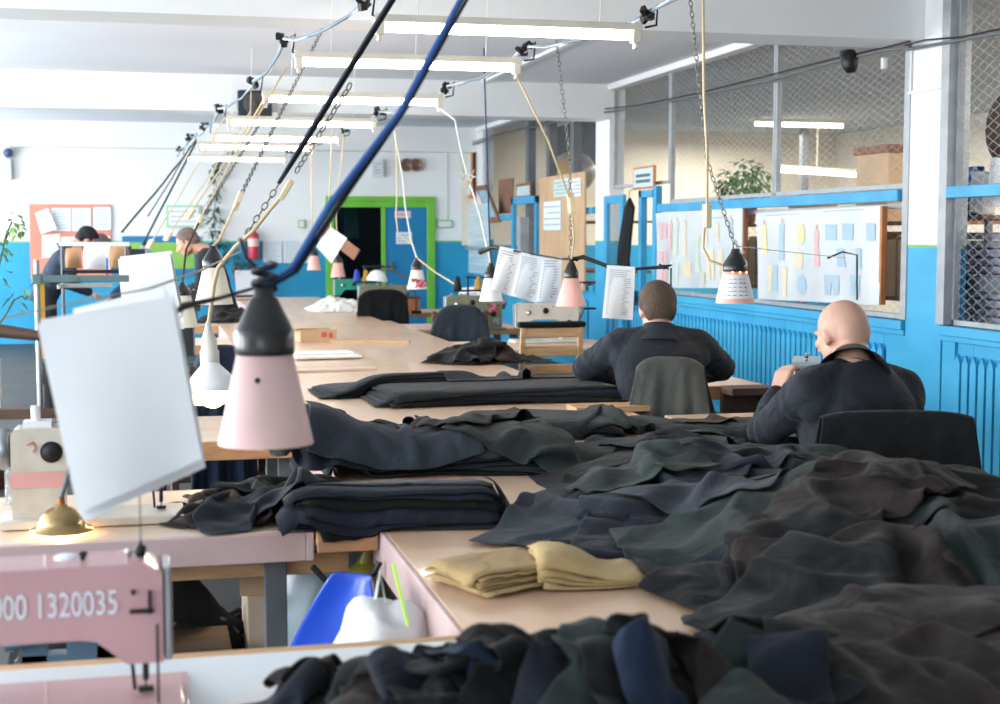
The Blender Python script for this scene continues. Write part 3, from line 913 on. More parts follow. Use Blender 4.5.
# right hand row
p3 = at(516, 343, Z=TZ)
M3, _ = machine('white sewing machine on the right row above the wooden chair back', (p3.x, p3.y, TZ), 0, beigem, L=.44, group=None)
b = MB(); b.ell((p3.x+.17, p3.y-.09, TZ+.085), (.075, .035, .045)); obj('plastic_guard', b, clearp, M3)
b = MB(); b.ell((p3.x+.23, p3.y-.13, TZ+.09), (.03, .02, .03)); obj('lamp_head', b, steel, M3)
p4 = at(446, 331, Z=TZ)
M4, _ = machine('olive sewing machine with a red flower sticker by its wheel', (p4.x, p4.y, TZ), 0, olivem)
flr = [mat('flower_red', 'c8473f', .6, var=.2), mat('flower_pink', 'd8809a', .6), mat('flower_leaf', '5a4a3a', .6), mat('flower_blue', '4a4a7a', .6)]
def flower(mb, c, r, ux, uy, mis=(0, 1, 2)):
    c, ux, uy = Vector(c), Vector(ux), Vector(uy)
    n = ux.cross(uy)
    for k in range(5):
        a = 2*PI*k/5
        q = c+ux*(r*.5*math.cos(a))+uy*(r*.5*math.sin(a))+n*(.0004*k)
        mb.poly([q+ux*(r*.5*math.cos(i*PI/4))+uy*(r*.5*math.sin(i*PI/4)) for i in range(8)], mis[k % 2])
    mb.poly([c+n*.003+ux*(r*.3*math.cos(i*PI/4))+uy*(r*.3*math.sin(i*PI/4)) for i in range(8)], mis[1])
    for a in (.5, 2.4, 4.): 
        q = c+ux*(r*1.15*math.cos(a))+uy*(r*1.15*math.sin(a))
        mb.poly([q+ux*(r*.35*math.cos(i*PI/3))+uy*(r*.2*math.sin(i*PI/3)) for i in range(6)], mis[2])
b = MB(); flower(b, (p4.x+.365, p4.y-.056, TZ+.175), .042, (1, 0, 0), (0, 0, 1)); obj('flower_sticker', b, flr, M4)
p5 = at(361, 315, Z=TZ)
M5, _ = machine('plain olive sewing machine next to the white crumpled cloth and black draped chair', (p5.x, p5.y+.1, TZ), 0, olivem)
p6 = at(335, 305, Z=TZ)
M6, _ = machine('teal sewing machine, farthest of the right row, before the dark doorway', (p6.x, p6.y, TZ), 0, tealm)
# small machine end beside the bald man's hand
p7 = at(806, 367, Z=TZ+.262)
M7, _ = machine('blue-grey sewing machine seen end on beyond the bald man\'s raised hand', (p7.x, p7.y, TZ), R(64), greym, L=.36)
# left row machines
p8 = at(88, 300, Y=7.95)
M8, _ = machine('dark sewing machine among thread posts below the brown paper cones', (.22, 7.95, TZ), PI, mat('black_enamel', '23282b', .4, coat=.2), L=.42)
p9 = at(200, 300, Z=TZ)
M9, _ = machine('black sewing machine before the close-cropped man in profile', (.42, 12.65, TZ), PI, MATS['black_enamel'], L=.42)


# thread stands
conec = [mat('thread_black', '15171a', .8), mat('thread_blue', '2446a8', .8), mat('thread_cream', 'd8cbb0', .8), mat('thread_ochre', 'b98a3a', .8), mat('thread_white', 'e6e6e2', .8)]
def thread_stand(label, loc, rotz=0, h=.5, cones=(0, 2), pole=None, armw=.2, arms=1, shelf=None):
    t = thing('thread_stand', label, 'thread stand', loc, rotz)
    o = lambda n, b, m, p=None, **k: obj(n, b, m, p or t, world=False, **k)
    b = MB(); b.cyl((0, 0, 0), (0, 0, .012), .03); b.cyl((0, 0, .01), (0, 0, h), .008); o('pole', b, pole or steel)
    for a in range(arms):
        b = MB(); z = h-.012-.03*a; b.bx(-.02, armw*(1-.15*a), -.01, .01, z, z+.012)
        for k in range(3): b.cyl((armw*(.3+.3*k)*(1-.15*a), 0, z), (armw*(.3+.3*k)*(1-.15*a), 0, z-.012), .004)
        o('guide_arm', b, pole or steel)
    b = MB(); zs = h*.35 if shelf is None else shelf; b.bx(-.12, .12, -.03, .03, zs, zs+.014); o('spool_shelf', b, blackm, bev=.003)
    for k, c in enumerate(cones):
        x = -.085+.17*k/max(1, len(cones)-1)
        b = MB(); b.lathe([(.0, 0), (.034, 0), (.036, .004), (.018, .1), (.012, .104), (.012, .11), (0, .11)], (x, 0, zs+.015), (0, 0, 1), 18); o('thread_cone', b, conec[c])
    return t
thread_stand('thread stand with wooden spools behind the white machine', (p3.x+.5, p3.y+.14, TZ), 0, .42, (2,), blackm, .12, shelf=.22)
thread_stand('black thread stand with a dark cone above the flower sticker machine', (p4.x+.22, p4.y+.2, TZ), 0, .42, (0, 3), blackm, .2, shelf=.30)
thread_stand('thread stand with blue and ochre spools behind the plain olive machine', (p5.x+.1, p5.y+.35, TZ), 0, .45, (1, 3, 1), blackm, .25, shelf=.29)
thread_stand('thread stand with hanging hooks behind the teal machine', (p6.x+.35, p6.y+.22, TZ), 0, .42, (1, 0), blackm, .22, shelf=.25)
# stand of the cream machine: post with grey-green arms and a dark shelf
q = at(41, 436, Y=p2.y+.12)
t = thing('thread_stand', 'tall steel thread stand with two green-grey arms over the cream machine', 'thread stand', (q.x, q.y, TZ))
gg = mat('green_grey_paint', '6f8b8a', .45, .2, var=.08)
za, zb, zc = at(41, 279, Y=q.y).z, at(50, 287, Y=q.y).z, at(41, 411, Y=q.y).z
ob = lambda n, b, m, **k: obj(n, b, m, t, **k)
b = MB(); b.cyl((q.x, q.y, TZ+.001), (q.x, q.y, za+.05), .0075); ob('pole', b, steel)
b = MB(); b.cyl((q.x-.1, q.y, zc-.02), (q.x-.1, q.y, zc+.14), .004); ob('spool_rod', b, steel)
b = MB(); b.bx(q.x-.012, q.x+.235, q.y-.012, q.y+.012, za-.009, za+.009); b.cyl((q.x+.1, q.y-.013, za), (q.x+.1, q.y-.017, za), .005); b.bx(q.x-.012, q.x+.012, q.y-.016, q.y+.016, za-.014, za+.014); ob('guide_arm', b, gg, bev=.002)
b = MB(); b.bx(q.x+.05, q.x+.19, q.y+.08, q.y+.095, zb-.006, zb+.006); b.bx(q.x+.05, q.x+.06, q.y, q.y+.09, zb-.006, zb+.006); ob('guide_arm', b, mat('pale_zinc', 'c9ccc8', .4, .4), bev=.002)
b = MB(); b.bx(q.x-.24, q.x+.12, q.y-.04, q.y+.04, zc-.016, zc+.01); ob('spool_shelf', b, darkw, bev=.004)
b = MB(); b.cyl((q.x+.032, q.y, zc+.012), (q.x+.032, q.y, zc+.1), .022, .018); ob('thread_cone', b, conec[0])
b = MB(); b.bx(q.x+.007, q.x+.018, q.y-.004, q.y+.004, zc+.14, za-.012); ob('yellow_strip', b, mat('yellow_tape', 'e9b23a', .6))
# red funnel bottle and pens on the desk behind
t = thing('oil_bottle', 'small red spouted oil bottle behind the cream machine', 'bottle', tuple(at(11, 438, Y=4.2)-Vector((0, 0, .12))))
c = at(11, 438, Y=4.2); c.z = TZ+.125
b = MB(); b.lathe([(0, 0), (.012, 0), (.012, .006), (.002, .035), (0, .036)], (c.x, c.y, c.z), (-.3, 0, 1), 14); obj('spout', b, mat('red_plastic', 'd83040', .4), t)
b = MB(); b.lathe([(0, -.122), (.02, -.122), (.02, -.01), (.012, 0)], (c.x, c.y, c.z), (0, 0, 1), 14); obj('bottle_body', b, clearp, t)
# ------------------------------------------------------------------ lights and ropes
tubem = mat('fluorescent_tube', 'ffffff', .5, emit='fff6e8', estr=22.)
fixm = mat('fixture_enamel', 'd9d3c4', .5, var=.05)
lights = [(374, 24, 655), (294, 57, 528), (262, 95, 446), (226, 119, 378), (211, 131, 342), (196, 143, 315), (184, 156, 287)]
desc = ['longest and nearest of the tubes, at the top', 'second from the camera, below the top one', 'third in the row, right of the black speaker', 'fourth in the row', 'fifth in the row, with a creamy cap', 'sixth in the row', 'farthest of the row, smallest and lowest']
LL, LRt = [], []
for k, (xa, ya, xb) in enumerate(lights):
    d = 1.26*1450/(xb-xa)
    a = at(xa, ya, d=d)
    a.z = 2.44
    LL.append(a); e = a+Vector((1.26, 0, 0)); LRt.append(e)
    t = thing('ceiling_tube_light', 'hanging white fluorescent tube light, '+desc[k], 'tube light', tuple(a+Vector((.63, 0, .03))), 0, 'row of hanging fluorescent lights')
    b = MB(); b.prism([(-.035, 0), (.035, 0), (.022, .035), (-.022, .035)], (a.x, a.y, a.z+.012), (0, 1, 0), (0, 0, 1), 1.26); obj('housing', b, fixm, t, bev=.003)
    b = MB(); b.cyl((a.x+.045, a.y, a.z-.012), (a.x+1.215, a.y, a.z-.012), .019, n=14); obj('tube', b, tubem, t)
    for x in (a.x+.005, e.x-.045):
        b = MB(); b.bx(x, x+.04, a.y-.026, a.y+.026, a.z-.045, a.z+.05); b.bx(x+.01, x+.03, a.y-.02, a.y+.02, a.z-.07, a.z-.045); obj('lamp_holder', b, fixm, t, bev=.004)
    for x in (a.x+.2, e.x-.2):
        b = MB(); b.tube([(x, a.y, a.z+.04), (x+.02, a.y, ZC+.001 if not 8.2 < a.y < 8.62 else 2.7)], .003, 5); obj('hanger_wire', b, whitec, t)
# long supply cables over the two ends of the lights, with knotted junctions
cab = mat('grey_blue_cable', '6f8496', .6, var=.2)
for pts, lab, off in ((LL, 'sagging grey-blue supply cable along the left ends of the tube lights', -.06), (LRt, 'supply cable along the right ends of the tube lights', .02)):
    path = [Vector((pts[0].x+off, pts[0].y-2.6, 2.66))]
    for p in pts: path += [Vector((p.x+off, p.y-.12, 2.535)), Vector((p.x+off+.01, p.y+.1, 2.53)), ]
    path.append(Vector((path[-1].x, 20.7, 2.6)))
    fine = []
    for u, v in zip(path[:-1], path[1:]): fine += rope_pts(u, v, .035 if (v-u).length > .6 else 0, 6, .008)[:-1]
    t = thing('hanging_cable', lab, 'cable', tuple(path[1]))
    b = MB(); b.tube(fine, .0085, 6); obj('wire', b, cab, t)
    b2 = [Vector((p.x, p.y, p.z-.02)) for p in fine]
    b = MB(); b.tube([p+Vector((.012*math.sin(i), 0, .01*math.cos(i*1.3))) for i, p in enumerate(fine)], .004, 5); obj('wire', b, mat('white_wire', 'cfd2d2', .6), t)
    for p in pts:
        b = MB()
        for j in range(5):
            q_ = Vector((p.x+off+random.uniform(-.03, .03), p.y+random.uniform(-.06, .06), 2.535+random.uniform(-.025, .03)))
            b.box(q_, (.034, .042, .022), (random.uniform(0, 2), random.uniform(0, 2), random.uniform(0, 2)))
        b.tube([(p.x+off, p.y, 2.53), (p.x+off+.07, p.y+.02, 2.58), (p.x+off+.05, p.y-.02, 2.48), (p.x+.02, p.y, 2.47)], .006, 6)
        obj('junction_clamp', b, blackm, t, bev=.003)

pinks = mat('pink_shade', 'e9c4c0', .55, var=.03, scale=8, trans=0)
pinks2 = mat('salmon_shade', 'efb8ae', .55, var=.04, scale=8)
creams = mat('cream_shade', 'e6dfcd', .55, var=.05, scale=9)
enam = mat('white_enamel', 'e4e8e9', .3, var=.04, coat=.4)
bake = mat('black_bakelite', '17191c', .35, var=.1, coat=.3)
bulbm = mat('bulb_glass', 'f4f1e6', .2, emit='fff2d8', estr=.4)
warmb = mat('lit_bulb', 'ffd9a0', .2, emit='ffcf8a', estr=40)
bluest = mat('blue_strap', '1c4f92', .6, var=.2)
navyst = mat('navy_strap', '141a2c', .6, var=.2)
chainm = mat('chain_steel', '7c7a74', .4, .7)
toggle = mat('ivory_plastic', 'e3d3ad', .45)


def lamp(label, cx, yb, ys, yc, wb, ws, shade, cap=bake, d=None, dia=.165, lit=False, name='pendant_lamp', tiltx=0):
    d = d or dia*1450/wb
    k = d/1450
    c = at(cx, yb, d=d)
    h, hc = (yb-ys)*k, (ys-yc)*k
    rb, rs = wb*k/2, ws*k/2
    t = thing(name, label, 'lamp', tuple(c+Vector((0, 0, h+hc))))
    b = MB(); b.lathe([(rb, 0), (rs*.97, h+.004), (rs*.94, h+.004), (rb-.003, 0), (rb, 0)], c, (0, 0, 1), 40); so = obj('shade', b, shade, t)
    z = c+Vector((0, 0, h))
    b = MB(); b.lathe([(rs*.95, -.008), (rs*1.06, -.006), (rs*1.08, 0), (rs*1.08, hc*.3), (rs*1.02, hc*.33), (rs*.5, hc*.78), (rs*.36, hc*.82), (rs*.36, hc), (.0, hc)], z, (0, 0, 1), 32); obj('cap', b, cap, t)
    b = MB(); b.ell(z-Vector((0, 0, h*.45)), (rs*.62, rs*.62, rs*.85)); obj('bulb', b, warmb if lit else bulbm, t)
    return t, c, z+Vector((0, 0, hc)), rb, rs, h


def cord(t, pts, r, m, name='cord', flat=None, wob=0.):
    b = MB(); b.tube(pts, r, 7, flat=flat); return obj(name, b, m, t)


def togg(t, p, d, s=1.):
    b = MB(); dv = Vector(d).normalized(); b.bar(p-dv*.03*s, p+dv*.03*s, .028*s, .016*s); return obj('toggle', b, toggle, t, bev=.004)


# P1 large pink foreground lamp on two straps
t, c, top, rb, rs, h = lamp('large blurred pink lamp in the foreground with black cap on blue and black straps', 266, 443, 350, 284, 95, 55, pinks, d=2.57)
b = MB(); b.cyl((c.x-.018, c.y-rb*.76, c.z+.118), (c.x-.018, c.y-rb*.79, c.z+.118), .005); obj('shade_rivet', b, blackm, t)
dd = 2.57
s1, s2 = at(275, 300, d=dd), at(466, -10, d=dd+.1)
top1 = top+Vector((0, 0, -.005))
e1 = at(466, -10, d=dd+.35); e2 = at(452, 0, d=dd+.35)
cord(t, [top1, at(292, 268, d=dd), at(330, 205, d=dd+.1), at(400, 112, d=dd+.2), e1+(e1-at(400, 112, d=dd+.2))*3], [.006, .011, .014, .011, .010], bluest, 'strap', flat=.5)
cord(t, [top1+Vector((.012, 0, 0)), at(296, 272, d=dd), at(345, 196, d=dd+.12), at(404, 112, d=dd+.22), e1+(e1-at(404, 112, d=dd+.22))*3+Vector((.05, 0, 0))], [.006, .008, .009, .006, .006], navyst, 'strap', flat=.5)
b = MB(); b.tube([top1+Vector((.02*math.cos(i*.9), .018*math.sin(i*.9), -.004+.003*i)) for i in range(16)], .0055, 7); b.tube([top1+Vector((-.012, 0, .03)), top1+Vector((-.03, -.005, .05)), top1+Vector((-.04, 0, .085))], .004, 6); obj('strap_knot', b, navyst, t)
# P2 lit dome lamp
d2 = 4.75
k = d2/1450
c = at(213, 402, d=d2)
t = thing('pendant_lamp', 'lit old dome lamp glowing warm, hanging before the jacket covered chair', 'lamp', tuple(c+Vector((0, 0, .25))))
b = MB(); b.lathe([(31*k, 0), (31.5*k, 3*k), (28*k, 12*k), (19*k, 24*k), (10*k, 34*k), (9*k, 36*k), (8.5*k, 35*k), (17*k, 23*k), (27*k, 11*k), (30*k, 0)], c+Vector((0, 0, .012)), (-.05, .36, 1), 36); obj('dome_shade', b, enam, t)
zc_ = c+Vector((-.006, .042, 34*k+.008))
b = MB(); b.lathe([(9.5*k, -2*k), (9.5*k, 14*k), (8*k, 15*k), (8*k, 24*k), (5*k, 32*k), (2*k, 44*k), (0, 45*k)], zc_, (-.02, .12, 1), 24); obj('socket', b, mat('old_ceramic', 'd9d5cb', .5, var=.1), t)
b = MB(); b.ell(c+Vector((0, 0, .03)), (.045, .045, .05)); obj('bulb', b, warmb, t)
lamp2 = c+Vector((0, -.02, -.01))
tp = zc_+Vector((0, .015, 44*k))
cord(t, [tp, at(214, 285, d=d2), at(218, 268, d=d2), at(235, 247, d=d2), at(252, 232, d=d2), at(268, 212, d=d2), at(286, 190, d=d2)], .007, cream)
togg(t, at(286, 190, d=d2), (.6, 0, 1), 1.2)
b = MB(); chain(b, at(246, 235, d=d2), at(279, 184, d=d2)); obj('chain', b, chainm, t)
v = at(279, 183, d=d2); w_ = at(392, 0, d=d2-.4)
cord(t, [v+(w_-v)*x for x in (0, .2, .5, .8, 1, (2.56-v.z)/(w_.z-v.z))], [.009, .013, .013, .013, .013, .013], navyst, 'strap', flat=.6)
b = MB(); chain(b, v+(w_-v)*.1+Vector((.02, 0, -.02)), v+(w_-v)*.6+Vector((.02, 0, -.02))); obj('chain', b, chainm, t)
# P3 cream cone with black cap at the left
def tie(px, py, zz=2.5): return at(px, py, Z=zz)
t, c, top, *_ = lamp('cream cone lamp with black cap hanging between the tied cords at left', 214, 304, 266, 246, 38, 20, creams)
d3 = (c-Vector((0, 0, EYE))).length
tg = at(238, 201, d=7.0)
cord(t, [top, at(219, 240, d=6.6), tg], .006, cream)
togg(t, tg, (.4, 0, 1), 1.6)
b = MB(); chain(b, tg, at(292, 90, d=8.), .035, .0028); chain(b, at(292, 90, d=8.), at(333, 8, d=8.6), .035, .0028); obj('chain', b, chainm, t)
# P4 behind the papers
t, c, top, *_ = lamp('cream cone lamp half hidden behind the smaller hanging papers', 183, 327, 294, 283, 30, 16, creams, d=7.4)
tg = at(199, 222, d=7.8)
cord(t, [top, at(186, 250, d=7.5), tg], .006, mat('brown_cord', '3a3230', .7))
togg(t, tg, (.4, 0, 1), 1.5)
cord(t, [tg, at(235, 155, d=8.6), at(286, 68, d=9.6)], .006, cream)
b = MB(); chain(b, tg, at(262, 120, d=9.), .035, .0026); obj('chain', b, chainm, t)
# P5 pink lamp wrapped in newsprint at the right
t, c, top, rb, rs, h = lamp('pink lamp wrapped in printed paper hanging before the pattern charts', 735, 303, 270, 249, 39, 23, pinks2, d=6.3, lit=True)
nw = MB()
def cone_strip(z0, z1, off=.0015, mi=0, a0=0., a1=2*PI, n=28):
    r0, r1 = rb+(rs-rb)*z0/h+off, rb+(rs-rb)*z1/h+off
    P = [[(c.x+r*math.cos(a0+(a1-a0)*i/n), c.y+r*math.sin(a0+(a1-a0)*i/n), c.z+z) for r, z in ((r0, z0), (r1, z1))] for i in range(n+1)]
    nw.grid(P, mi)
cone_strip(.15*h, .86*h)
for i in range(5):
    for j in range(5): 
        a = PI*1.12+i*.34; cone_strip(h*(.24+.12*j), h*(.265+.12*j), .0022, 1 if j % 3 else 2, a, a+.2+.1*((i*j) % 2), 3)
obj('paper_wrap', nw, [paperm, inkm, redp], t)
b = MB()
for a in (PI*1.3, PI*1.5, PI*1.72): b.ell((c.x+(rs*1.04)*math.cos(a), c.y+rs*1.04*math.sin(a), c.z+h*.93), .006, nu=8, nv=6)
obj('vent_hole', b, mat('glow_hole', 'ffb070', .5, emit='ff9a50', estr=4), t)
b = MB(); b.tube([top, top+Vector((-.03, 0, -.035)), top+Vector((0, 0, .04)), top+Vector((.03, 0, -.035)), top], .003, 6); obj('wire_hook', b, steel, t)
lp = [top+Vector((.04, 0, -.01)), at(742, 262, d=6.3), at(726, 266, d=6.3), at(710, 261, d=6.3), at(703, 248, d=6.3), at(704, 232, d=6.3), at(706, 217, d=6.3)]
cord(t, lp, .006, cream)
togg(t, at(707, 216, d=6.3), (0, 0, 1), 1.7)
cord(t, [at(707, 214, d=6.3), at(707, 150, d=6.35), at(704, 98, d=6.4), at(703, 0, d=6.5), at(702, -104, d=6.6)], .0065, cream)
b = MB(); chain(b, top, at(707, 160, d=6.4), .032, .0024); chain(b, at(707, 160, d=6.4), at(680, -100, d=6.6), .032, .0024); obj('chain', b, chainm, t)
# P6 pink above the white machine
t, c6, top6, *_ = lamp('salmon pink cone lamp above the wheel of the white machine', 571, 306, 277, 259, 30, 14, pinks2, d=8.6)
tg = at(571, 203, d=8.5)
cord(t, [top6, at(574, 240, d=8.55), tg], .006, cream); togg(t, tg, (-.1, 0, 1), 2)
cord(t, [tg, at(548, 140, d=8.2), LRt[1]+Vector((-.03, 0, -.04))], .006, cream)
b = MB(); chain(b, top6, at(570, 160, d=8.6), .035, .0028); chain(b, at(570, 160, d=8.6), at(556, 38, d=8.6), .035, .0028); obj('chain', b, chainm, t)
# P7 white enamel
t, c7, top7, *_ = lamp('white enamel cone lamp on a dark blue strap right of the flower machine', 491, 301, 277, 263, 24, 13, enam, d=10.)
cord(t, [top7, at(489, 225, d=9.9), at(488, 190, d=9.8), at(484, 60, d=9.4), at(484, 48, d=9.4)], .009, mat('deep_blue_strap', '16275e', .6), 'strap', flat=.6)
kn = at(468, 177, d=9.9)
cord(t, [top7, at(487, 248, d=10.), at(480, 215, d=10.), kn], .007, whitec)
cord(t, [kn, at(461, 150, d=9.9), at(455, 120, d=9.9), LRt[2]+Vector((-.02, 0, -.05))], .006, whitec)
b = MB(); b.tube([kn+Vector((.09*math.cos(a*1.9)*.6, 0, .05*math.sin(a*2.7))) for a in range(8)], .006, 6); obj('cord_knot', b, whitec, t)
# P8 floral
t, c8, top8, rb8, rs8, h8 = lamp('small white cone lamp with red flowers before the blue door', 417, 289, 269, 258, 20, 11, mat('floral_shade_ground', 'efe3de', .5, var=.03), d=12.)
b = MB()
for dx, dz, r in ((.01, .05, .038), (.05, .04, .022), (-.045, .075, .018)): flower(b, (c8.x+dx, c8.y-rb8*(1.02-.45*dz/h8)-.004, c8.z+dz), r, (1, 0, 0), (0, 0, 1), (0, 1, 3))
obj('flower_print', b, flr, t)
cord(t, [top8, at(411, 240, d=12), at(405, 205, d=12), at(403, 180, d=12), at(392, 118, d=12)], .007, whitec)
cord(t, [at(411, 243, d=12), at(398, 235, d=12), at(396, 215, d=12), at(397, 195, d=12), at(396, 130, d=12)], .006, cream)
cord(t, [top8, at(435, 272, d=11.8), at(456, 285, d=11.6)], .006, cream)
# P9 P10 far pink pair
for lab, cx, yb, w, up in (('small far pink lamp at the left side of the green door frame', 314, 270, 14, (310, 118)), ('small far pink lamp under the tilted white sheet', 338, 277, 15, (345, 126))):
    t, c, top, *_ = lamp(lab, cx, yb, yb-15, yb-22, w, w*.6, pinks2, d=14.5)
    cord(t, [top, at(cx-2, 215, d=14.5), at(*up, d=14.5)], .006, cream)
# small dark-capped lamp over the standing men
t, c, top, *_ = lamp('small grey lamp hanging in front of the middle standing man', 145, 253, 246, 241, 16, 7, mat('grey_shade', '8fa0aa', .4, .4), d=12.)
cord(t, [top, at(158, 215, d=12.2), at(196, 142, d=13)], .009, mat('dark_green_strap', '2c4448', .6))
# brass dome lamp shade at the desk
c = at(60, 537, Z=TZ+.012)
c = Vector((c.x, 3.74, TZ+.014)); c_brass = c.copy()
t = thing('pendant_lamp', 'brass dome lamp shade hanging low over the pink edged desk', 'lamp', (c.x, c.y, c.z+.2))
b = MB(); b.lathe([(.078, 0), (.077, .004), (.060, .007), (.057, .022), (.046, .043), (.028, .056), (.015, .06), (.014, .066), (0, .067)], c, (0, 0, 1), 40); obj('dome_shade', b, brass, t)
b = MB(); b.cyl(c+Vector((0, 0, .062)), c+Vector((0, 0, .082)), .010, .009); obj('socket', b, mat('copper_socket', 'b0703c', .4, .6), t)
cord(t, [c+Vector((0, 0, .08)), c+Vector((.01, .02, .11)), c+Vector((.03, .08, .18)), c+Vector((.03, .16, .17))], .006, dgrey, 'bracket')
# gooseneck lamp at the plain olive machine
g = at(392, 300, Z=TZ+.02); g = Vector((p5.x+.55, p5.y+.12, TZ))
t = thing('gooseneck_lamp', 'white domed gooseneck lamp bending over the plain olive machine', 'lamp', tuple(g))
hp = at(377, 281, Y=p5.y)
b = MB(); b.lathe([(.10, 0), (.095, .03), (.07, .075), (.035, .1), (0, .105)], hp, (.1, 0, 1), 28); obj('shade', b, enam, t)
b = MB(); b.cyl(g, g+Vector((0, 0, .03)), .05); obj('base', b, blackm, t)
b = MB(); b.tube([hp+Vector((.02, 0, .09)), hp+Vector((.08, .02, .12)), hp+Vector((.2, .05, .08)), (g.x-.03, g.y, g.z+.3), (g.x, g.y, g.z+.15), g+Vector((0, 0, .02))], .012, 8); obj('neck', b, dgrey, t)
# loose tie ropes from the cable down to the left row
ropes = [((268, 92), (190, 214), cream, .006, 'cream tie rope with a pale toggle, third from the left of the slanting ropes'), ((250, 112), (168, 236), cream, .005, 'thin tan tie rope slanting down above the green framed plan'),
         ((196, 140), (122, 232), mat('dark_green_strap', '2c4448'), .010, 'dark green strap slanting down to the standing men'), ((190, 146), (148, 216), MATS['grey_blue_cable'], .008, 'grey cable slanting beside the dark green strap'),
         ((224, 118), (150, 244), cream, .005, 'tan tie rope ending at the middle standing man')]
for (x0, y0), (x1, y1), m, r, lab in ropes:
    a = at(x0, y0, Z=2.5); e = at(x1, y1, d=min(a.y*.9, 12.))
    t = thing('hanging_rope', lab, 'rope', tuple(a))
    b = MB(); b.tube(rope_pts(a, e, .02, 8, .004), r, 6); obj('rope', b, m, t)
    if m is cream: togg(t, e, a-e, 1.5)
for i, (pt, pw) in enumerate(((lamp2, 9), (Vector((c6.x, c6.y-.02, c6.z-.02)), 0))):
    pass
# ------------------------------------------------------------------ people
skin = mat('skin', 'd3a892', .55, col2='c89c87', scale=9, bump=.05, bscale=90)
skin2 = mat('skin_pale', 'cf9f88', .55, col2='c98f78', scale=9)
shirtm = fabric('work_jacket', '20242b', '272c34')
trou = mat('work_trousers', '1f2329', .85, var=.1, scale=4)
shoe = mat('black_shoe', '15161a', .5)
hairb = mat('brown_hair', '5c4636', .65, col2='402f24', scale=30, stretch=(8, 8, 1), bump=.6, bscale=60)
hairg = mat('cropped_hair', '7a6a60', .8, col2='66574e', scale=30, bump=.3, bscale=120)
hairk = mat('black_hair', '17171a', .8, var=.2, scale=30, bump=.3, bscale=80)
eyem = mat('eye', 'd8d4cc', .3)


def remesh(name, mb, m, parent, voxel, smooth=4, world=False, wr=None, pm=None):
    me = bpy.data.meshes.new('tmp'); me.from_pydata(mb.v, [], mb.f)
    o = bpy.data.objects.new('tmp', me); COL.objects.link(o)
    md = o.modifiers.new('r', 'REMESH'); md.mode = 'VOXEL'; md.voxel_size = voxel; md.use_smooth_shade = True
    if smooth:
        sm = o.modifiers.new('s', 'SMOOTH'); sm.factor = .5; sm.iterations = smooth
    dg = bpy.context.evaluated_depsgraph_get()
    me2 = bpy.data.meshes.new_from_object(o.evaluated_get(dg))
    bpy.data.objects.remove(o)
    me2.name = name
    if wr:
        n = len(me2.vertices)
        co = np.empty(n*3); me2.vertices.foreach_get('co', co); co = co.reshape(-1, 3)
        no = np.empty(n*3); me2.vertex_normals.foreach_get('vector', no); no = no.reshape(-1, 3)
        dsp = wr(co)
        co = co+no*dsp[:, None]
        me2.vertices.foreach_set('co', co.ravel())
    me2.materials.clear(); me2.materials.append(m)
    me2.polygons.foreach_set('use_smooth', [True]*len(me2.polygons))
    me2.update()
    q = bpy.data.objects.new(name, me2); COL.objects.link(q)
    if parent is not None: q.parent = parent
    return q


def wrinkle(amp, joints=(), seed=0.):
    """folds that gather round the joints plus broad soft creases"""
    J = [(np.array(j), r, np.array(ax)) for j, r, ax in joints]

    def f(co):
        out = np.zeros(len(co))
        x, y, z = co[:, 0], co[:, 1], co[:, 2]
        out += .35*np.sin(x*31+z*17+3*np.sin(y*13+seed)+seed)*np.sin(z*23-y*19+seed*2)
        out += .25*np.sin(z*52+4*np.sin(x*14+seed)+3*np.sin(y*17))
        for j, r, ax in J:
            dv = co-j
            w = np.exp(-(dv**2).sum(1)/(r*r))
            s = dv@ax
            out += .8*w*np.sin(s*75+3.5*np.sin(dv[:, 0]*23+dv[:, 2]*17+seed)+2*np.sin(dv[:, 1]*31-dv[:, 2]*21))
        return out*amp
    return f


def rotz(v, a): return Vector((v[0]*math.cos(a)-v[1]*math.sin(a), v[0]*math.sin(a)+v[1]*math.cos(a), v[2]))


def head_shapes(b, c, yaw, pitch, roll=0., s=1.):
    """skull, face, nose, brow, jaw, lips, ears and neck stub about centre c; looks along +Y before turning"""
    M = (Matrix.Rotation(yaw, 3, 'Z') @ Matrix.Rotation(-pitch, 3, 'X') @ Matrix.Rotation(roll, 3, 'Y'))
    c = Vector(c)
    T = lambda p: c+M @ (Vector(p)*s)
    e = lambda p, r, rot=None: b.ell(T(p), [x*s for x in r], M if rot is None else M @ Euler(rot).to_matrix(), 24, 16)
    e((0, -.012, .028), (.077, .097, .088))
    e((0, .030, -.015), (.064, .068, .092))
    e((0, .048, -.068), (.046, .042, .044))
    e((0, .066, -.098), (.024, .020, .018))
    e((0, -.055, .0), (.066, .052, .072))
    b.cap2(T((0, .098, .012)), .008*s, T((0, .118, -.028)), .013*s)
    e((0, .105, -.034), (.018, .012, .009))
    b.cap2(T((-.035, .088, .026)), .009*s, T((.035, .088, .026)), .009*s)
    e((0, .094, -.062), (.024, .009, .005)); e((0, .093, -.071), (.021, .009, .006))
    for sx in (-1, 1):
        e((sx*.040, .070, -.018), (.022, .020, .020))
        e((sx*.078, -.004, -.006), (.008, .016, .027), (R(-12), 0, R(-22)*sx))
        e((sx*.074, .004, -.03), (.006, .009, .010))
        e((sx*.05, .02, -.055), (.016, .04, .03))
    return T, M


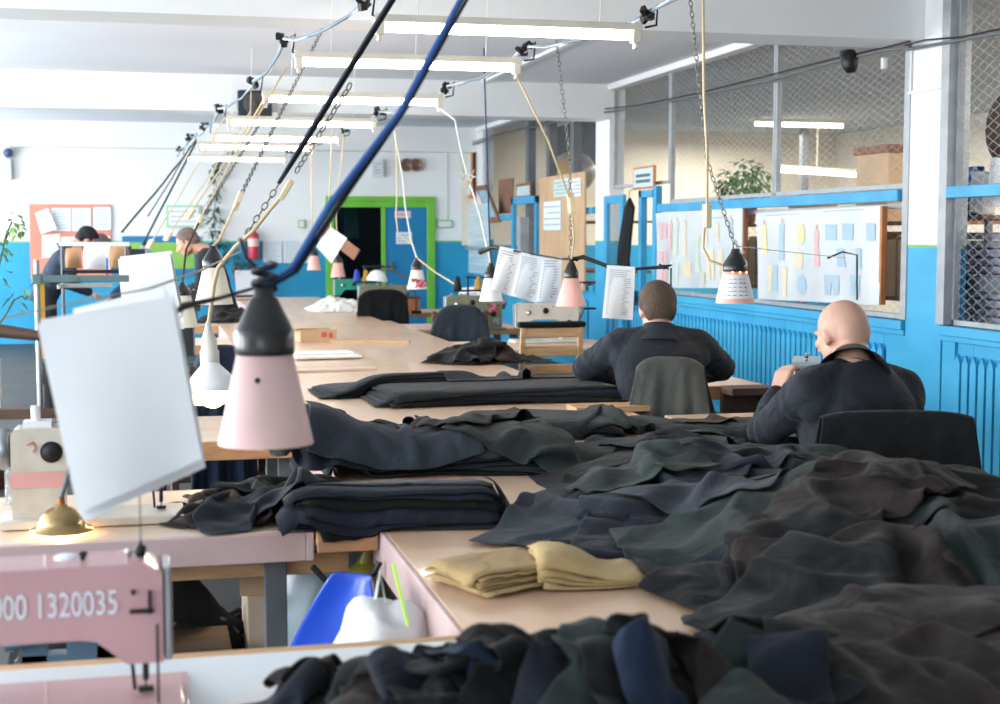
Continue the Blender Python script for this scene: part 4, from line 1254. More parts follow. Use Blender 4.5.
def hand_shapes(b, w, d, palm, s=1., curl=.5, side=1):
    """palm, four fingers and a thumb from wrist w along d, palm facing 'palm'"""
    w, d, n = Vector(w), Vector(d).normalized(), Vector(palm).normalized()
    n = (n-d*n.dot(d)).normalized()
    x = d.cross(n)*side
    k = w+d*.085*s
    for i in (-1.5, -.5, .5, 1.5):
        b.cap2(w+x*i*.013*s, .014*s, k+x*i*.02*s, .0125*s, n=10)
    for i, L in zip((-1.5, -.5, .5, 1.5), (.075, .085, .08, .062)):
        p0 = k+x*i*.02*s
        dirv = d
        rr = .0098
        ang = 0
        for seg, fr_ in enumerate((.45, .32, .23)):
            ang += curl*(.9 if seg == 0 else 1.1)
            dv = d*math.cos(ang)+n*math.sin(ang)
            p1_ = p0+dv*L*fr_*s
            b.cap2(p0, rr*s, p1_, (rr-.0009)*s, n=9)
            p0 = p1_; rr -= .0008
    t0 = w+d*.02*s-x*.022*s+n*.006*s
    t1 = t0+(d*.6-x*.55+n*.5).normalized()*.042*s
    t2 = t1+(d*.9+x*.15+n*.5).normalized()*.032*s
    t3 = t2+(d*.8+x*.4+n*.5).normalized()*.024*s
    b.cap2(t0, .014*s, t1, .0115*s, n=10); b.cap2(t1, .0112*s, t2, .0098*s, n=10); b.cap2(t2, .0096*s, t3, .0082*s, n=10)


def tor(b, pts):
    """torso as stacked flattened capsules: (centre, half width, half depth)"""
    P = []
    for c, w, d in pts:
        P.append([Vector(c), w, d])
    n = 28
    V = []
    # resample
    Q = []
    for i in range(len(P)-1):
        for k in range(4):
            t = k/4; t2 = t
            Q.append((P[i][0].lerp(P[i+1][0], t2), P[i][1]*(1-t2)+P[i+1][1]*t2, P[i][2]*(1-t2)+P[i+1][2]*t2))
    Q.append(tuple(P[-1]))
    for i, (c, w, d) in enumerate(Q):
        tg_ = (Q[min(i+1, len(Q)-1)][0]-Q[max(i-1, 0)][0]).normalized()
        dy = tg_.cross(Vector((1, 0, 0))).normalized()
        for j in range(n):
            a = 2*PI*j/n
            ca, sa = math.cos(a), math.sin(a)
            e = .8
            V.append(c+Vector((1, 0, 0))*(w*math.copysign(abs(ca)**e, ca))+dy*(d*math.copysign(abs(sa)**e, sa)))
    k = len(Q)
    F = [(i*n+j, i*n+(j+1) % n, (i+1)*n+(j+1) % n, (i+1)*n+j) for i in range(k-1) for j in range(n)]
    F += [tuple(range(n))[::-1], tuple(range((k-1)*n, k*n))]
    b.add(V, F, 0, True)


def person(label, loc, yaw, pose, hair=None, voxel=.006, hands=True, jacket=shirtm, sk=skin, wr=.006, shoes=True, hy=0, hp=.3, hroll=0, bald=False, collar=True, hairmode='short'):
    t = thing('person', label, 'person', loc, yaw)
    J = {k: Vector(v) for k, v in pose.items() if k != 'torso' and not k.startswith('curl')}
    sc = voxel
    # body: one continuous skin surface
    b = MB()
    T, M = head_shapes(b, J['head'], hy, hp, hroll)
    b.cap2(T((0, -.03, -.06)), .056, J['neck'], .064, n=20)
    b.cap2(J['neck'], .07, J['chest'], .13); b.cap2(J['chest'], .13, J['hip'], .12)
    for s, a in ((-1, 'l'), (1, 'r')):
        b.cap2(J['neck']+Vector((s*.03, 0, -.02)), .055, J['sh_'+a], .055)
        b.cap2(J['sh_'+a], .05, J['el_'+a], .042); b.cap2(J['el_'+a], .042, J['wr_'+a], .028)
        if hands:
            hand_shapes(b, J['wr_'+a], J['hd_'+a]-J['wr_'+a], J['pm_'+a], 1., pose.get('curl_'+a, (.5,))[0], side=s)
        b.cap2(J['hip']+Vector((s*.085, 0, 0)), .09, J['kn_'+a], .06); b.cap2(J['kn_'+a], .055, J['an_'+a], .04)
        b.cap2(J['an_'+a], .04, J['an_'+a]+Vector((0, .11, -.03)), .03)
    remesh('body', b, sk, t, voxel, 3)
    # eyes
    for s in (-1, 1):
        b = MB(); b.ell(T((s*.032, .074, .006)), .0105, nu=12, nv=8); obj('eye', b, eyem, t, world=False)
    # jacket
    b = MB()
    tor(b, pose['torso'])
    jn = []
    for s, a in ((-1, 'l'), (1, 'r')):
        b.cap2(J['neck']+Vector((s*.045, -.012, -.03)), .066, J['sh_'+a], .078, n=20); b.cap2(J['neck']+Vector((s*.05, -.03, -.12)), .09, J['sh_'+a]+Vector((-s*.03, -.02, -.04)), .085, n=20)
        b.cap2(J['sh_'+a], .078, J['el_'+a], .064, n=20)
        b.cap2(J['el_'+a], .064, J['el_'+a].lerp(J['wr_'+a], .9), .046, n=20)
        ax = (J['el_'+a]-J['sh_'+a]).normalized(); ax2 = (J['wr_'+a]-J['el_'+a]).normalized()
        jn += [(J['el_'+a], .11, ax+ax2), (J['sh_'+a].lerp(J['el_'+a], .25), .1, ax), (J['wr_'+a].lerp(J['el_'+a], .3), .08, ax2)]
    jo = remesh('jacket', b, jacket, t, max(voxel, .008), 5, wr=wrinkle(wr, [(tuple(j), r, tuple(ax)) for j, r, ax in jn], seed=loc[0]))
    if collar:
        b = MB()
        nk = J['neck']; up_ = (T((0, -.03, -.06))-nk).normalized()
        b.lathe([(.124, -.055), (.122, -.05), (.103, -.022), (.086, .006), (.074, .034), (.069, .036), (.063, .02), (.060, -.03)], nk+Vector((0, -.004, .0)), up_, 30)
        obj('collar', b, jacket, jo, world=False)
    # trousers
    b = MB()
    b.cap2(J['hip']+Vector((-.07, 0, .02)), .125, J['hip']+Vector((.07, 0, .02)), .125, n=20)
    for s, a in ((-1, 'l'), (1, 'r')):
        b.cap2(J['hip']+Vector((s*.085, 0, 0)), .105, J['kn_'+a], .08, n=18); b.cap2(J['kn_'+a], .078, J['an_'+a]+Vector((0, 0, .01)), .062, n=18)
    remesh('trousers', b, trou, t, .012, 4)
    for a in 'lr':
        b = MB(); q = J['an_'+a]; b.cap2(q+Vector((0, -.03, -.045)), .043, q+Vector((0, .13, -.05)), .036, flat=1., n=14); remesh('shoe', b, shoe, t, .01, 2)
    if hair:
        b = MB()
        e = lambda p, r: b.ell(T(p), r, M, 24, 16)
        g = .006 if hairmode == 'crop' else .012
        e((0, -.018, .036), (.077+g, .096+g, .088+g))
        e((0, -.06, -.005), (.066+g, .050+g, .07+g))
        if hairmode == 'short':
            e((0, .03, .075), (.06, .055, .045))
            for s in (-1, 1): e((s*.066, .012, .02), (.018, .03, .045))
        ho = remesh('hair', b, hair, t, .005, 2, wr=wrinkle(.0022, (), 3.))
        # open the face side: drop hair faces in front of the hairline
        bm = bmesh.new(); bm.from_mesh(ho.data)
        Mi = M.inverted(); hc = Vector(J['head'])
        rm = []
        for f in bm.faces:
            p = Mi @ (f.calc_center_median()-hc)
            lim = .052 if p.z > .045 else (.03 if p.z > .0 else -.02)
            if (p.y > lim and p.z < .075) or p.z < -.062 or (abs(p.x) > .058 and p.z < -.012 and p.y > -.035): rm.append(f)
        bmesh.ops.delete(bm, geom=rm, context='FACES')
        bm.to_mesh(ho.data); bm.free()
    return t


seated_legs = dict(kn_l=(-.14, .42, .53), kn_r=(.14, .42, .53), an_l=(-.14, .40, .09), an_r=(.14, .40, .09))
# bald man at the right
Y_1 = R(14)
S1 = at(862, 470, Y=4.42)
W_ = lambda px, py, Y: rotz(at(px, py, Y=Y)-Vector((S1.x, 4.42, 0)), -Y_1)
pose1 = dict(head=tuple(W_(842, 334, 4.60)), neck=(0, .06, 1.055), chest=(0, .03, .86), hip=(0, 0, .575),
             sh_l=(-.185, .05, .985), sh_r=(.19, .02, .965), el_l=tuple(W_(766, 432, 4.68)), el_r=(.265, .10, .77), wr_l=tuple(W_(777, 394, 4.80)), hd_l=tuple(W_(787, 364, 4.83)), pm_l=tuple(rotz(Vector((.8, .3, 0)), -Y_1)), wr_r=(.06, .42, .80), hd_r=(-.02, .5, .82), pm_r=(0, 0, -1),
             curl_l=(.55,), curl_r=(.4,), **seated_legs,
             torso=[((0, .0, .50), .20, .15), ((0, .0, .66), .195, .155), ((0, .015, .82), .205, .16), ((0, .025, .93), .20, .15), ((0, .04, 1.01), .15, .11), ((0, .055, 1.06), .09, .08)])
person('bald man in a dark jacket seated at the right, hand raised to his chin', (S1.x, 4.42, 0), Y_1, pose1, None, .0055, hy=R(2), hp=.3, bald=True)
# brown haired man
S2 = at(660, 420, Y=6.22)
pose2 = dict(head=(0, .12, 1.155), neck=(0, .06, 1.055), chest=(0, .03, .86), hip=(0, 0, .575),
             sh_l=(-.18, .08, .995), sh_r=(.18, .07, .995), el_l=(-.32, .25, .875), el_r=(.315, .20, .88), wr_l=(-.13, .46, .80), hd_l=(-.05, .52, .80), pm_l=(.2, .2, -1), wr_r=(.12, .46, .80), hd_r=(.04, .52, .80), pm_r=(-.2, .2, -1),
             curl_l=(.35,), curl_r=(.35,), **seated_legs,
             torso=[((0, .0, .50), .18, .14), ((0, .0, .68), .18, .14), ((0, .03, .84), .20, .15), ((0, .045, .95), .205, .14), ((0, .06, 1.03), .15, .10), ((0, .07, 1.075), .085, .075)])
person('brown-haired man in a dark jacket seated with his back to us', (S2.x, 6.22, 0), R(-12), pose2, hairb, .006, hy=R(4), hp=.28, hairmode='short')
# standing men at the back left
def stand(lean, hz=1.0, arms=.35, headf=.12, headz=.0):
    """standing, bending forward by lean"""
    sl, cl = math.sin(lean), math.cos(lean)
    up = lambda h, x=0, f=0: (x, sl*h+cl*f, .92*hz+cl*h-sl*f)
    return dict(hip=(0, 0, .92*hz), chest=up(.30), neck=up(.52), head=tuple(Vector(up(.64))+Vector((0, headf, headz))), sh_l=up(.46, -.18), sh_r=up(.46, .18),
                el_l=up(.22, -.25, .12), el_r=up(.22, .25, .12), wr_l=tuple(Vector(up(.2, -.16, .30))+Vector((0, .06, 0))), wr_r=tuple(Vector(up(.2, .16, .30))+Vector((0, .06, 0))),
                hd_l=tuple(Vector(up(.2, -.14, .38))+Vector((0, .1, 0))), hd_r=tuple(Vector(up(.2, .14, .38))+Vector((0, .1, 0))), pm_l=(0, 0, -1), pm_r=(0, 0, -1),
                kn_l=(-.1, .02, .48), kn_r=(.1, .02, .48), an_l=(-.11, -.02, .09), an_r=(.11, -.02, .09),
                torso=[(up(-.1), .175, .13), (up(.1), .17, .125), (up(.28), .19, .135), (up(.42), .185, .12), (up(.5), .12, .09), (up(.54), .075, .07)])
navyj = mat('navy_overall', '1f2c3f', .85, var=.1, scale=3)
bluj = mat('blue_work_shirt', '27486b', .85, var=.1, scale=3)
blkj = mat('black_sweater', '1b2026', .9, var=.1, scale=3)
f = at(47, 384, Z=0.)
person('standing man in navy overalls with dark hair bending toward the paper cones', (f.x, f.y, 0), R(-78), stand(.5, .97), hairk, .009, jacket=navyj, sk=skin2, hy=0, hp=.7, wr=.006)
f = at(156, 300, Y=15.6)
person('standing man in a blue shirt, only head and shoulder seen beyond the paper cones', (f.x, 15.6, 0), R(80), stand(.75, 1.0), hairg, .009, jacket=bluj, sk=skin2, hp=.8, hairmode='crop', wr=.006)
f = at(204, 300, Y=13.45)
person('close-cropped man in black sweater seen in profile, head bowed left', (f.x+.17, 13.5, 0), R(85), stand(.30, .93, headz=-.03), hairg, .008, jacket=blkj, sk=skin2, hp=.55, hairmode='crop', wr=.006, collar=False)
# ------------------------------------------------------------------ things on and behind the walls
card = mat('cardboard', 'c9a884', .8, var=.08, scale=4)
brownb = mat('brown_board', '8a5f45', .7, var=.15, scale=4)
oranw = mat('orange_wood', 'c07a45', .55, var=.12, scale=6)
coral = mat('coral_board', 'd98c78', .7, var=.05, scale=5)
lav = mat('lavender_cloth', 'b8b6c6', .8, var=.12, scale=6)
foil = mat('blue_foil', '2a62b8', .25, .3, var=.3, scale=9)
leafm = mat('leaf_green', '4f7a3c', .5, col2='7ea35a', scale=12)
leafd = mat('leaf_dark', '2c5248', .5, col2='47705c', scale=12)
soilm = mat('terracotta', '8a5a48', .7)
glassm = mat('pale_glass', 'c6dde3', .15, spec=.6)
redm = mat('red_enamel', 'c8344a', .35, coat=.3)
alum = mat('white_plastic', 'dfe2e4', .5)


def panel(mb, px0, py0, px1, py1, X=None, Y=None, th=.015, mi=0):
    """flat board between two picture corners on a wall plane"""
    a, c = at(px0, py0, X=X, Y=Y), at(px1, py1, X=X, Y=Y)
    z1, z0 = max(a.z, c.z), min(a.z, c.z)
    if Y is not None: mb.bx(min(a.x, c.x), max(a.x, c.x), Y-th, Y, z0, z1, mi)
    else: mb.bx(X-th, X, min(a.y, c.y), max(a.y, c.y), z0, z1, mi)
    return a, c


def wall_thing(name, label, cat, px0, py0, px1, py1, X=None, Y=None, th=.02, m=None, frame=None, fw=.03, part='sheet', group=None, lines=0):
    a, c = at(px0, py0, X=X, Y=Y), at(px1, py1, X=X, Y=Y)
    t = thing(name, label, cat, tuple((a+c)/2), 0, group)
    b = MB(); panel(b, px0, py0, px1, py1, X, Y, th); obj('frame' if frame else 'panel', b, frame or m, t, bev=.003)
    if frame or lines:
        x0, x1, z0, z1 = min(a.x, c.x)+fw, max(a.x, c.x)-fw, min(a.z, c.z)+fw, max(a.z, c.z)-fw
        y0, y1 = min(a.y, c.y)+fw, max(a.y, c.y)-fw
        b = MB()
        if Y is not None: b.bx(x0, x1, Y-th-.004, Y-th+.002, z0, z1)
        else: b.bx(X-th-.004, X-th+.002, y0, y1, z0, z1)
        for i in range(lines):
            z = z1-(i+.8)*(z1-z0)/(lines+.6)
            if Y is not None: b.bx(x0+.02, x1-.02-random.uniform(0, .3)*(x1-x0)*(i % 2), Y-th-.005, Y-th-.0035, z-.006, z+.006, 1)
            else: b.bx(X-th-.005, X-th-.0035, y0+.02, y1-.02-random.uniform(0, .3)*(y1-y0)*(i % 2), z-.006, z+.006, 1)
        obj(part, b, [m, inkm], t)
    return t


YW = 20.985
# notice board with papers
t = thing('notice_board', 'coral notice board on the back wall with pinned papers', 'notice board', tuple(at(71, 240, Y=YW)))
b = MB(); panel(b, 29, 204, 112, 278, Y=YW, th=.02); obj('board', b, coral, t, bev=.004)
def pinned(label, pts, Y, lines=7, m=paperb, name='pinned_paper', group=None, cat='paper', ink=inkm, off=.0):
    P = [at(x, y, Y=Y) for x, y in pts]
    c = sum(P, Vector())/4
    t = thing(name, label, cat, tuple(c), 0, group)
    b = MB(); b.poly(P); n = (P[1]-P[0]).cross(P[3]-P[0]).normalized()
    if n.y > 0: n = -n
    b.poly([p-n*.002 for p in P][::-1])
    for i in range(lines):
        f = (i+.9)/(lines+1)
        l, r_ = P[0].lerp(P[3], f), P[1].lerp(P[2], f)
        w = random.uniform(.6, .9)
        a_, b_ = l.lerp(r_, .1)+n*.002, l.lerp(r_, w)+n*.002
        dz = (P[3]-P[0])*(.22/(lines+1))
        b.poly([a_, b_, b_+dz, a_+dz], 1)
    obj('sheet', b, [m, ink], t)
    return t
Yp = YW-.03
pinned('curled white sheet peeling off the left of the coral notice board', [(35, 213), (48, 208), (57, 229), (41, 234)], Yp-.08, 0, paperm)
pinned('second white sheet in the top row of the coral notice board', [(51, 208), (71, 208), (71, 231), (51, 231)], Yp)
pinned('third white sheet in the top row of the coral notice board', [(72, 208), (91, 208), (91, 231), (72, 231)], Yp)
pinned('rightmost white sheet in the top row of the coral notice board', [(93, 207), (111, 207), (111, 230), (93, 230)], Yp)
pinned('large white sheet in the lower row of the coral notice board', [(42, 235), (60, 234), (60, 257), (42, 258)], Yp)
pinned('lower right white sheet of the coral notice board behind the heads', [(61, 237), (110, 236), (110, 246), (61, 246)], Yp, 2)
# green framed plan
wall_thing('framed_plan', 'white plan in a pale green frame on the back wall right of the notice board', 'picture', 166, 205, 201, 228, Y=YW, m=paperm, frame=mat('pale_green_frame', 'a8d0b8', .6), fw=.035, lines=3)
wall_thing('framed_board', 'long blue board with green centre low on the back wall behind the bowed man', 'board', 122, 236, 201, 275, Y=YW, m=mat('board_green', '86bb52', .6, var=.1), frame=mat('board_blue', '2079ae', .6), fw=.09)
wall_thing('alarm_box', 'small pale grey box high on the back wall at far left', 'box', 0, 160, 12, 180, Y=YW, th=.1, m=mat('pale_grey_box', 'c3cfd6', .5))
c = at(8, 153, Y=YW-.1)
t = thing('alarm_bell', 'small dark blue round bell above the pale box at far left', 'bell', tuple(c))
b = MB(); b.lathe([(0, .09), (.05, .075), (.065, .03), (.065, 0), (.03, -.05), (.03, -.085)], c, (0, -1, 0), 20); obj('dome', b, mat('bell_blue', '3a5a78', .4), t)
b = MB(); b.lathe([(.075, 0), (.075, .02), (0, .02)], c+Vector((0, .07, 0)), (0, -1, 0), 20); obj('base_ring', b, alum, t)
wall_thing('wall_thermostat', 'small white slatted box on the back wall above the door', 'box', 370, 160, 383, 177, Y=YW, th=.06, m=alum, lines=4, fw=.02)
for dx, lab in ((406, 'left one of two round copper-coloured fans on the back wall'), (416, 'right one of two round copper-coloured fans on the back wall')):
    c = at(dx, 165, Y=YW-.03)
    t = thing('wall_fan', lab, 'fan', tuple(c), 0, 'two round fans on the back wall')
    b = MB(); b.lathe([(.095, 0), (.095, .03), (.08, .035), (.08, .012), (0, .012)], c, (0, -1, 0), 24); obj('ring', b, mat('copper_paint', 'a88470', .5, .3), t)
    b = MB()
    for k in range(5): b.poly([c+Vector((.01*math.cos(a), -.026, .01*math.sin(a))) for a in (2*PI*k/5, 2*PI*k/5+1)]+[c+Vector((.07*math.cos(a), -.026-.012*(i), .07*math.sin(a))) for i, a in enumerate((2*PI*k/5+.9, 2*PI*k/5+.2))])
    obj('blade', b, mat('fan_dark', '6a5a54', .6), t)
# speaker under the second beam
t = thing('wall_speaker', 'square black speaker hanging under the beam behind the tube lights', 'speaker', tuple(at(255, 104, Y=14.35)))
a, e = at(238, 90, Y=14.3), at(272, 117, Y=14.3)
b = MB(); b.bx(a.x, e.x, 14.28, 14.42, e.z, a.z); obj('cabinet', b, mat('speaker_black', '1e2a33', .6), t, bev=.006)
b = MB(); b.lathe([(.11, 0), (.11, .006), (.095, .008), (.03, .003), (.025, .012), (0, .014)], ((a.x+e.x)/2, 14.28, (a.z+e.z)/2), (0, -1, 0), 28); obj('cone', b, mat('speaker_cone', '4d463f', .7), t)
# fire extinguisher
c = at(253.5, 245, Y=YW-.12)
t = thing('fire_extinguisher', 'red fire extinguisher on the blue back wall', 'fire extinguisher', tuple(c))
b = MB(); b.lathe([(0, -.2), (.075, -.2), (.08, -.185), (.08, .12), (.07, .16), (.035, .19), (.03, .21), (0, .21)], c, (0, 0, 1), 26); obj('cylinder', b, redm, t)
b = MB(); b.lathe([(.081, -.02), (.081, .09)], c, (0, 0, 1), 26); obj('paper_label', b, mat('extinguisher_label', 'e8c9c9', .6), t)
b = MB(); b.cyl(c+Vector((0, 0, .2)), c+Vector((0, 0, .235)), .022); b.bx(c.x-.015, c.x+.075, c.y-.012, c.y+.012, c.z+.235, c.z+.25); b.tube([c+Vector((-.02, 0, .22)), c+Vector((-.09, 0, .2)), c+Vector((-.11, 0, .05)), c+Vector((-.1, 0, -.1))], .012, 7); obj('valve_hose', b, blackm, t)
pinned('left chart of the wide white pair on the blue wall beside the extinguisher', [(263, 241), (282, 240), (282, 263), (263, 262)], Yp, 9)
pinned('right chart of the wide white pair on the blue wall, toward the door', [(283, 240), (309, 240), (309, 263), (283, 263)], Yp, 9)
pinned('white notice with red marks low on the blue wall behind the planter', [(255, 266), (264, 266), (264, 287), (255, 287)], Yp, 4, paperm, ink=redp)
pinned('small red poster edge left of the white planter', [(234, 266), (238, 266), (238, 281), (234, 281)], Yp, 0, mat('poster_red', 'c2405a', .6))
# door signs
pinned('pink and white sign on the blue door leaf', [(395, 211), (411, 211), (411, 218), (395, 218)], YB-.04, 1, mat('pale_pink_card', 'e8c6d0', .6), 'door_sign', ink=redp, cat='sign')
pinned('white sheet with lines on the blue door leaf below the sign', [(396, 232), (412, 232), (412, 244), (396, 244)], YB-.04, 3, paperb)
# socket with green backing, conduit
wall_thing('wall_socket', 'double white socket on a green backing right of the door', 'socket', 437, 220, 452, 228, Y=YW, th=.02, m=alum, frame=mat('backing_green', '76b35c', .6), fw=.015)
b = MB(); p, q = at(447, 220, Y=YW), at(446, 150, Y=YW); b.tube([p, Vector((p.x, YW, q.z))], .008, 6); tag(obj('wall_cable', b, alum), 'thin grey cord rising from the socket right of the door', 'cord')
wall_thing('wall_socket', 'small green-backed socket high on the white wall left of the door', 'socket', 298, 220, 305, 228, Y=YW, th=.02, m=alum, frame=MATS['backing_green'], fw=.012)
# inside the doorway
b = MB(); p = at(345, 225, Y=YB+1.6)
b.bx(p.x-.02, p.x+.2, YB+1.55, YB+1.6, 1.45, 1.95); tag(obj('teal_cupboard', b, mat('corridor_teal', '2a7f88', .5, var=.2)), 'teal panel seen through the dark doorway', 'panel')
b = MB(); b.bx(p.x-.35, p.x-.12, YB+1.5, YB+1.55, 1.0, 2.0); tag(obj('corridor_board', b, mat('corridor_brown', '5c4038', .6, var=.2)), 'brown board seen at the left of the dark doorway', 'board')


# leaves
def foliage(c, rx, ry, rz, n, size, droop=.4):
    b = MB()
    c = Vector(c)
    for _ in range(n):
        while True:
            p = Vector((random.uniform(-1, 1), random.uniform(-1, 1), random.uniform(-1, 1)))
            if p.length < 1: break
        q = c+Vector((p.x*rx, p.y*ry, p.z*rz))
        d = (Vector((p.x, p.y, p.z*.6))+Vector((random.uniform(-.6, .6), random.uniform(-.6, .6), random.uniform(-.8, .3)-droop*.3))).normalized()
        s = d.cross(Vector((0, 0, 1)))
        s = (s if s.length > .1 else Vector((1, 0, 0))).normalized()
        L = size*random.uniform(.7, 1.3); u = Vector((0, 0, 1))
        b.add([q, q+d*L*.4+s*L*.26, q+d*L-u*L*.2, q+d*L*.4-s*L*.26], [(0, 1, 2, 3)])
    return b


def vine(label, path, m, n, size, r=.006, spread=.06, name='hanging_plant', pot=None):
    t = thing(name, label, 'plant', tuple(path[0]))
    b = MB(); b.tube(path, r, 6); obj('stem', b, mat('stem_green', '4a5a38', .7), t)
    fb = MB()
    for _ in range(n):
        f = random.random()*(len(path)-1); i = min(int(f), len(path)-2)
        q = Vector(path[i]).lerp(Vector(path[i+1]), f-i)
        fb2 = foliage(q, spread, spread, spread, 1, size); fb.add(fb2.v, fb2.f)
    obj('foliage', fb, m, t)
    return t
Y1 = YW-.12
c = at(246, 282, Y=Y1)
a, e = at(236, 270, Y=Y1), at(256, 294, Y=Y1)
t = thing('planter', 'white planter with a small dark plant against the blue back wall', 'planter', (c.x, Y1-.1, e.z))
b = MB(); b.prism([(0, 0), (e.x-a.x, 0), (e.x-a.x+.02, a.z-e.z), (-.02, a.z-e.z)], (a.x, Y1, e.z), (1, 0, 0), (0, 0, 1), .22); obj('pot', b, alum, t, bev=.01)
b = MB(); b.bx(a.x-.02, e.x+.02, Y1-.22, Y1, 0, e.z-.001); tag(obj('plant_stand', b, darkw, bev=.004), 'dark box stand under the white planter at the back wall', 'stand')
obj('foliage', foliage((c.x, Y1-.11, a.z+.05), .18, .12, .08, 45, .09), leafd, t)
path = [at(x, y, Y=Y1) for x, y in ((243, 268), (236, 262), (232, 252), (222, 246), (216, 236), (214, 222), (215, 205), (217, 190), (214, 172), (222, 160), (236, 150))]
vine('dark trailing plant climbing the white back wall from the planter', path, leafd, 130, .12, spread=.09)
Yl = 9.
pb = at(-18, 362, Y=Yl)
t = thing('potted_plant', 'light green leafy plant poking in at the far left edge of the picture', 'plant', (pb.x, Yl, 0))
b = MB(); b.lathe([(0, 0), (.11, 0), (.15, .26), (.155, .27), (.135, .27), (.12, .22), (0, .22)], (pb.x, Yl, 0), (0, 0, 1), 24); obj('pot', b, soilm, t)
for px, n_, sz in ((((-18, 362), (-8, 300), (0, 262), (6, 235), (12, 222), (17, 226)), 60, .055), (((-18, 362), (-6, 330), (4, 318), (14, 300), (22, 296), (26, 300)), 26, .05)):
    pth = [Vector((pb.x, Yl, .2))]+[at(x, y, Y=Yl) for x, y in px]
    b = MB(); b.tube(pth, .006, 6); obj('stem', b, MATS['stem_green'], t)
    fb = MB()
    for _ in range(n_):
        f = random.uniform(.9, len(pth)-1.001); i = int(f)
        q = pth[i].lerp(pth[i+1], f-i); f2 = foliage(q, .07, .07, .07, 1, sz); fb.add(f2.v, f2.f)
    obj('foliage', fb, leafm, t)

# ---- right partition
XP = XW-.075
film = mat('poster_sheet', 'd3d9de', .25, var=.02, scale=5, coat=.5)
pc = [mat('print_red', 'e6b4b6', .6), mat('print_sand', 'ddd2b4', .6), mat('print_green', 'c6d6c4', .6), mat('print_blue', 'a6c0d0', .6), mat('print_yellow', 'e4d7a4', .6), mat('print_olive', 'c8c8b2', .6)]


def poster(label, corners, shapes, group=None):
    P = [at(x, y, X=XP) for x, y in corners]
    c = sum(P, Vector())/4
    t = thing('hanging_poster', label, 'poster', tuple(c))
    n, m = 24, 12
    G = np.zeros((n+1, m+1, 3))
    for i in range(n+1):
        for j in range(m+1):
            u, v = i/n, j/m
            p = P[0].lerp(P[1], u).lerp(P[3].lerp(P[2], u), v)
            p.x += .012*math.sin(u*19)*v+.01*math.sin(u*7+v*3)-.012
            G[i, j] = p
    b = MB(); b.grid(G)
    def pt(u, v):
        p = P[0].lerp(P[1], u).lerp(P[3].lerp(P[2], u), v); p.x += .012*math.sin(u*19)*v+.01*math.sin(u*7+v*3)-.012-.004
        return p
    for kind, u, v, w, h, mi in shapes:
        if kind == 'body': pl = [(-.5, 1), (-.35, .3), (-.5, .05), (-.2, 0), (.2, 0), (.5, .05), (.35, .3), (.5, 1)]
        elif kind == 'sleeve': pl = [(-.5, .15), (-.1, 0), (.45, .1), (.3, .6), (.35, 1), (-.3, 1), (-.25, .6)]
        elif kind == 'leg': pl = [(-.5, .0), (.5, 0), (.45, 1), (.1, 1), (0, .35), (-.1, 1), (-.45, 1)]
        elif kind == 'head': pl = [(.5*math.cos(a), .5+.5*math.sin(a)) for a in np.linspace(0, 2*PI, 10)[:-1]]
        elif kind == 'box': pl = [(-.5, .0), (.5, .05), (.45, 1), (-.5, .95)]
        else: pl = [(-.5, 0), (.5, 0), (.5, 1), (-.5, 1)]
        b.poly([pt(u+x*w, v+y*h) for x, y in pl], mi+1)
    obj('printed_sheet', b, [film]+pc+[inkm, mat('print_skin', 'dcb9a0', .7)], t)
    return t, P
sh1 = []
for u, v, k, w, h, m in [(.06, .12, 'sleeve', .05, .24, 0), (.12, .12, 'sleeve', .05, .24, 0), (.06, .5, 'body', .05, .16, 0), (.12, .5, 'body', .05, .16, 0), (.06, .75, 'box', .05, .18, 0), (.12, .75, 'box', .05, .18, 0),
                         (.19, .14, 'body', .05, .35, 0), (.27, .12, 'body', .06, .45, 2), (.26, .64, 'box', .12, .3, 2), (.38, .14, 'body', .045, .45, 1), (.41, .64, 'box', .1, .22, 1), (.54, .3, 'body', .06, .5, 2),
                         (.64, .18, 'sleeve', .04, .26, 1), (.75, .17, 'sleeve', .04, .26, 1), (.89, .12, 'body', .05, .25, 3), (.67, .5, 'leg', .07, .4, 1), (.77, .5, 'leg', .06, .4, 1), (.6, .78, 'sleeve', .05, .2, 5)]:
    sh1.append((k, u, v, w, h, m))
for u, v in ((.19, .1), (.27, .08), (.38, .1), (.89, .08)): sh1.append(('head', u, v, .02, .05, 7))
sh1.append(('bar', .7, .1, .25, .012, 6))
poster('left white pattern chart with red and green garment shapes hanging on the mesh', [(657, 213), (743, 208), (743, 288), (657, 288)], sh1)
sh2 = []
for u, v, k, w, h, m in [(.07, .14, 'body', .05, .34, 4), (.12, .58, 'sleeve', .07, .32, 1), (.24, .13, 'body', .06, .42, 3), (.18, .6, 'body', .07, .3, 3), (.41, .14, 'head', .08, .24, 4), (.39, .43, 'head', .08, .22, 1), (.28, .6, 'sleeve', .05, .35, 1), (.41, .7, 'head', .08, .24, 3),
                         (.55, .22, 'body', .05, .4, 0), (.66, .16, 'box', .08, .18, 3), (.78, .16, 'box', .08, .18, 3), (.94, .16, 'box', .06, .2, 3), (.72, .42, 'body', .06, .2, 3), (.85, .42, 'body', .05, .22, 3), (.65, .7, 'leg', .1, .22, 3), (.82, .7, 'leg', .09, .22, 3)]:
    sh2.append((k, u, v, w, h, m))
for u, v in ((.07, .08), (.24, .07), (.55, .16)): sh2.append(('head', u, v, .02, .06, 7))
sh2 += [('bar', .25, .03, .3, .01, 6), ('bar', .75, .02, .3, .01, 6)]
t, P = poster('right white pattern chart under crinkled film with blue and yellow garment shapes', [(757, 213), (881, 206), (881, 305), (759, 299)], sh2)
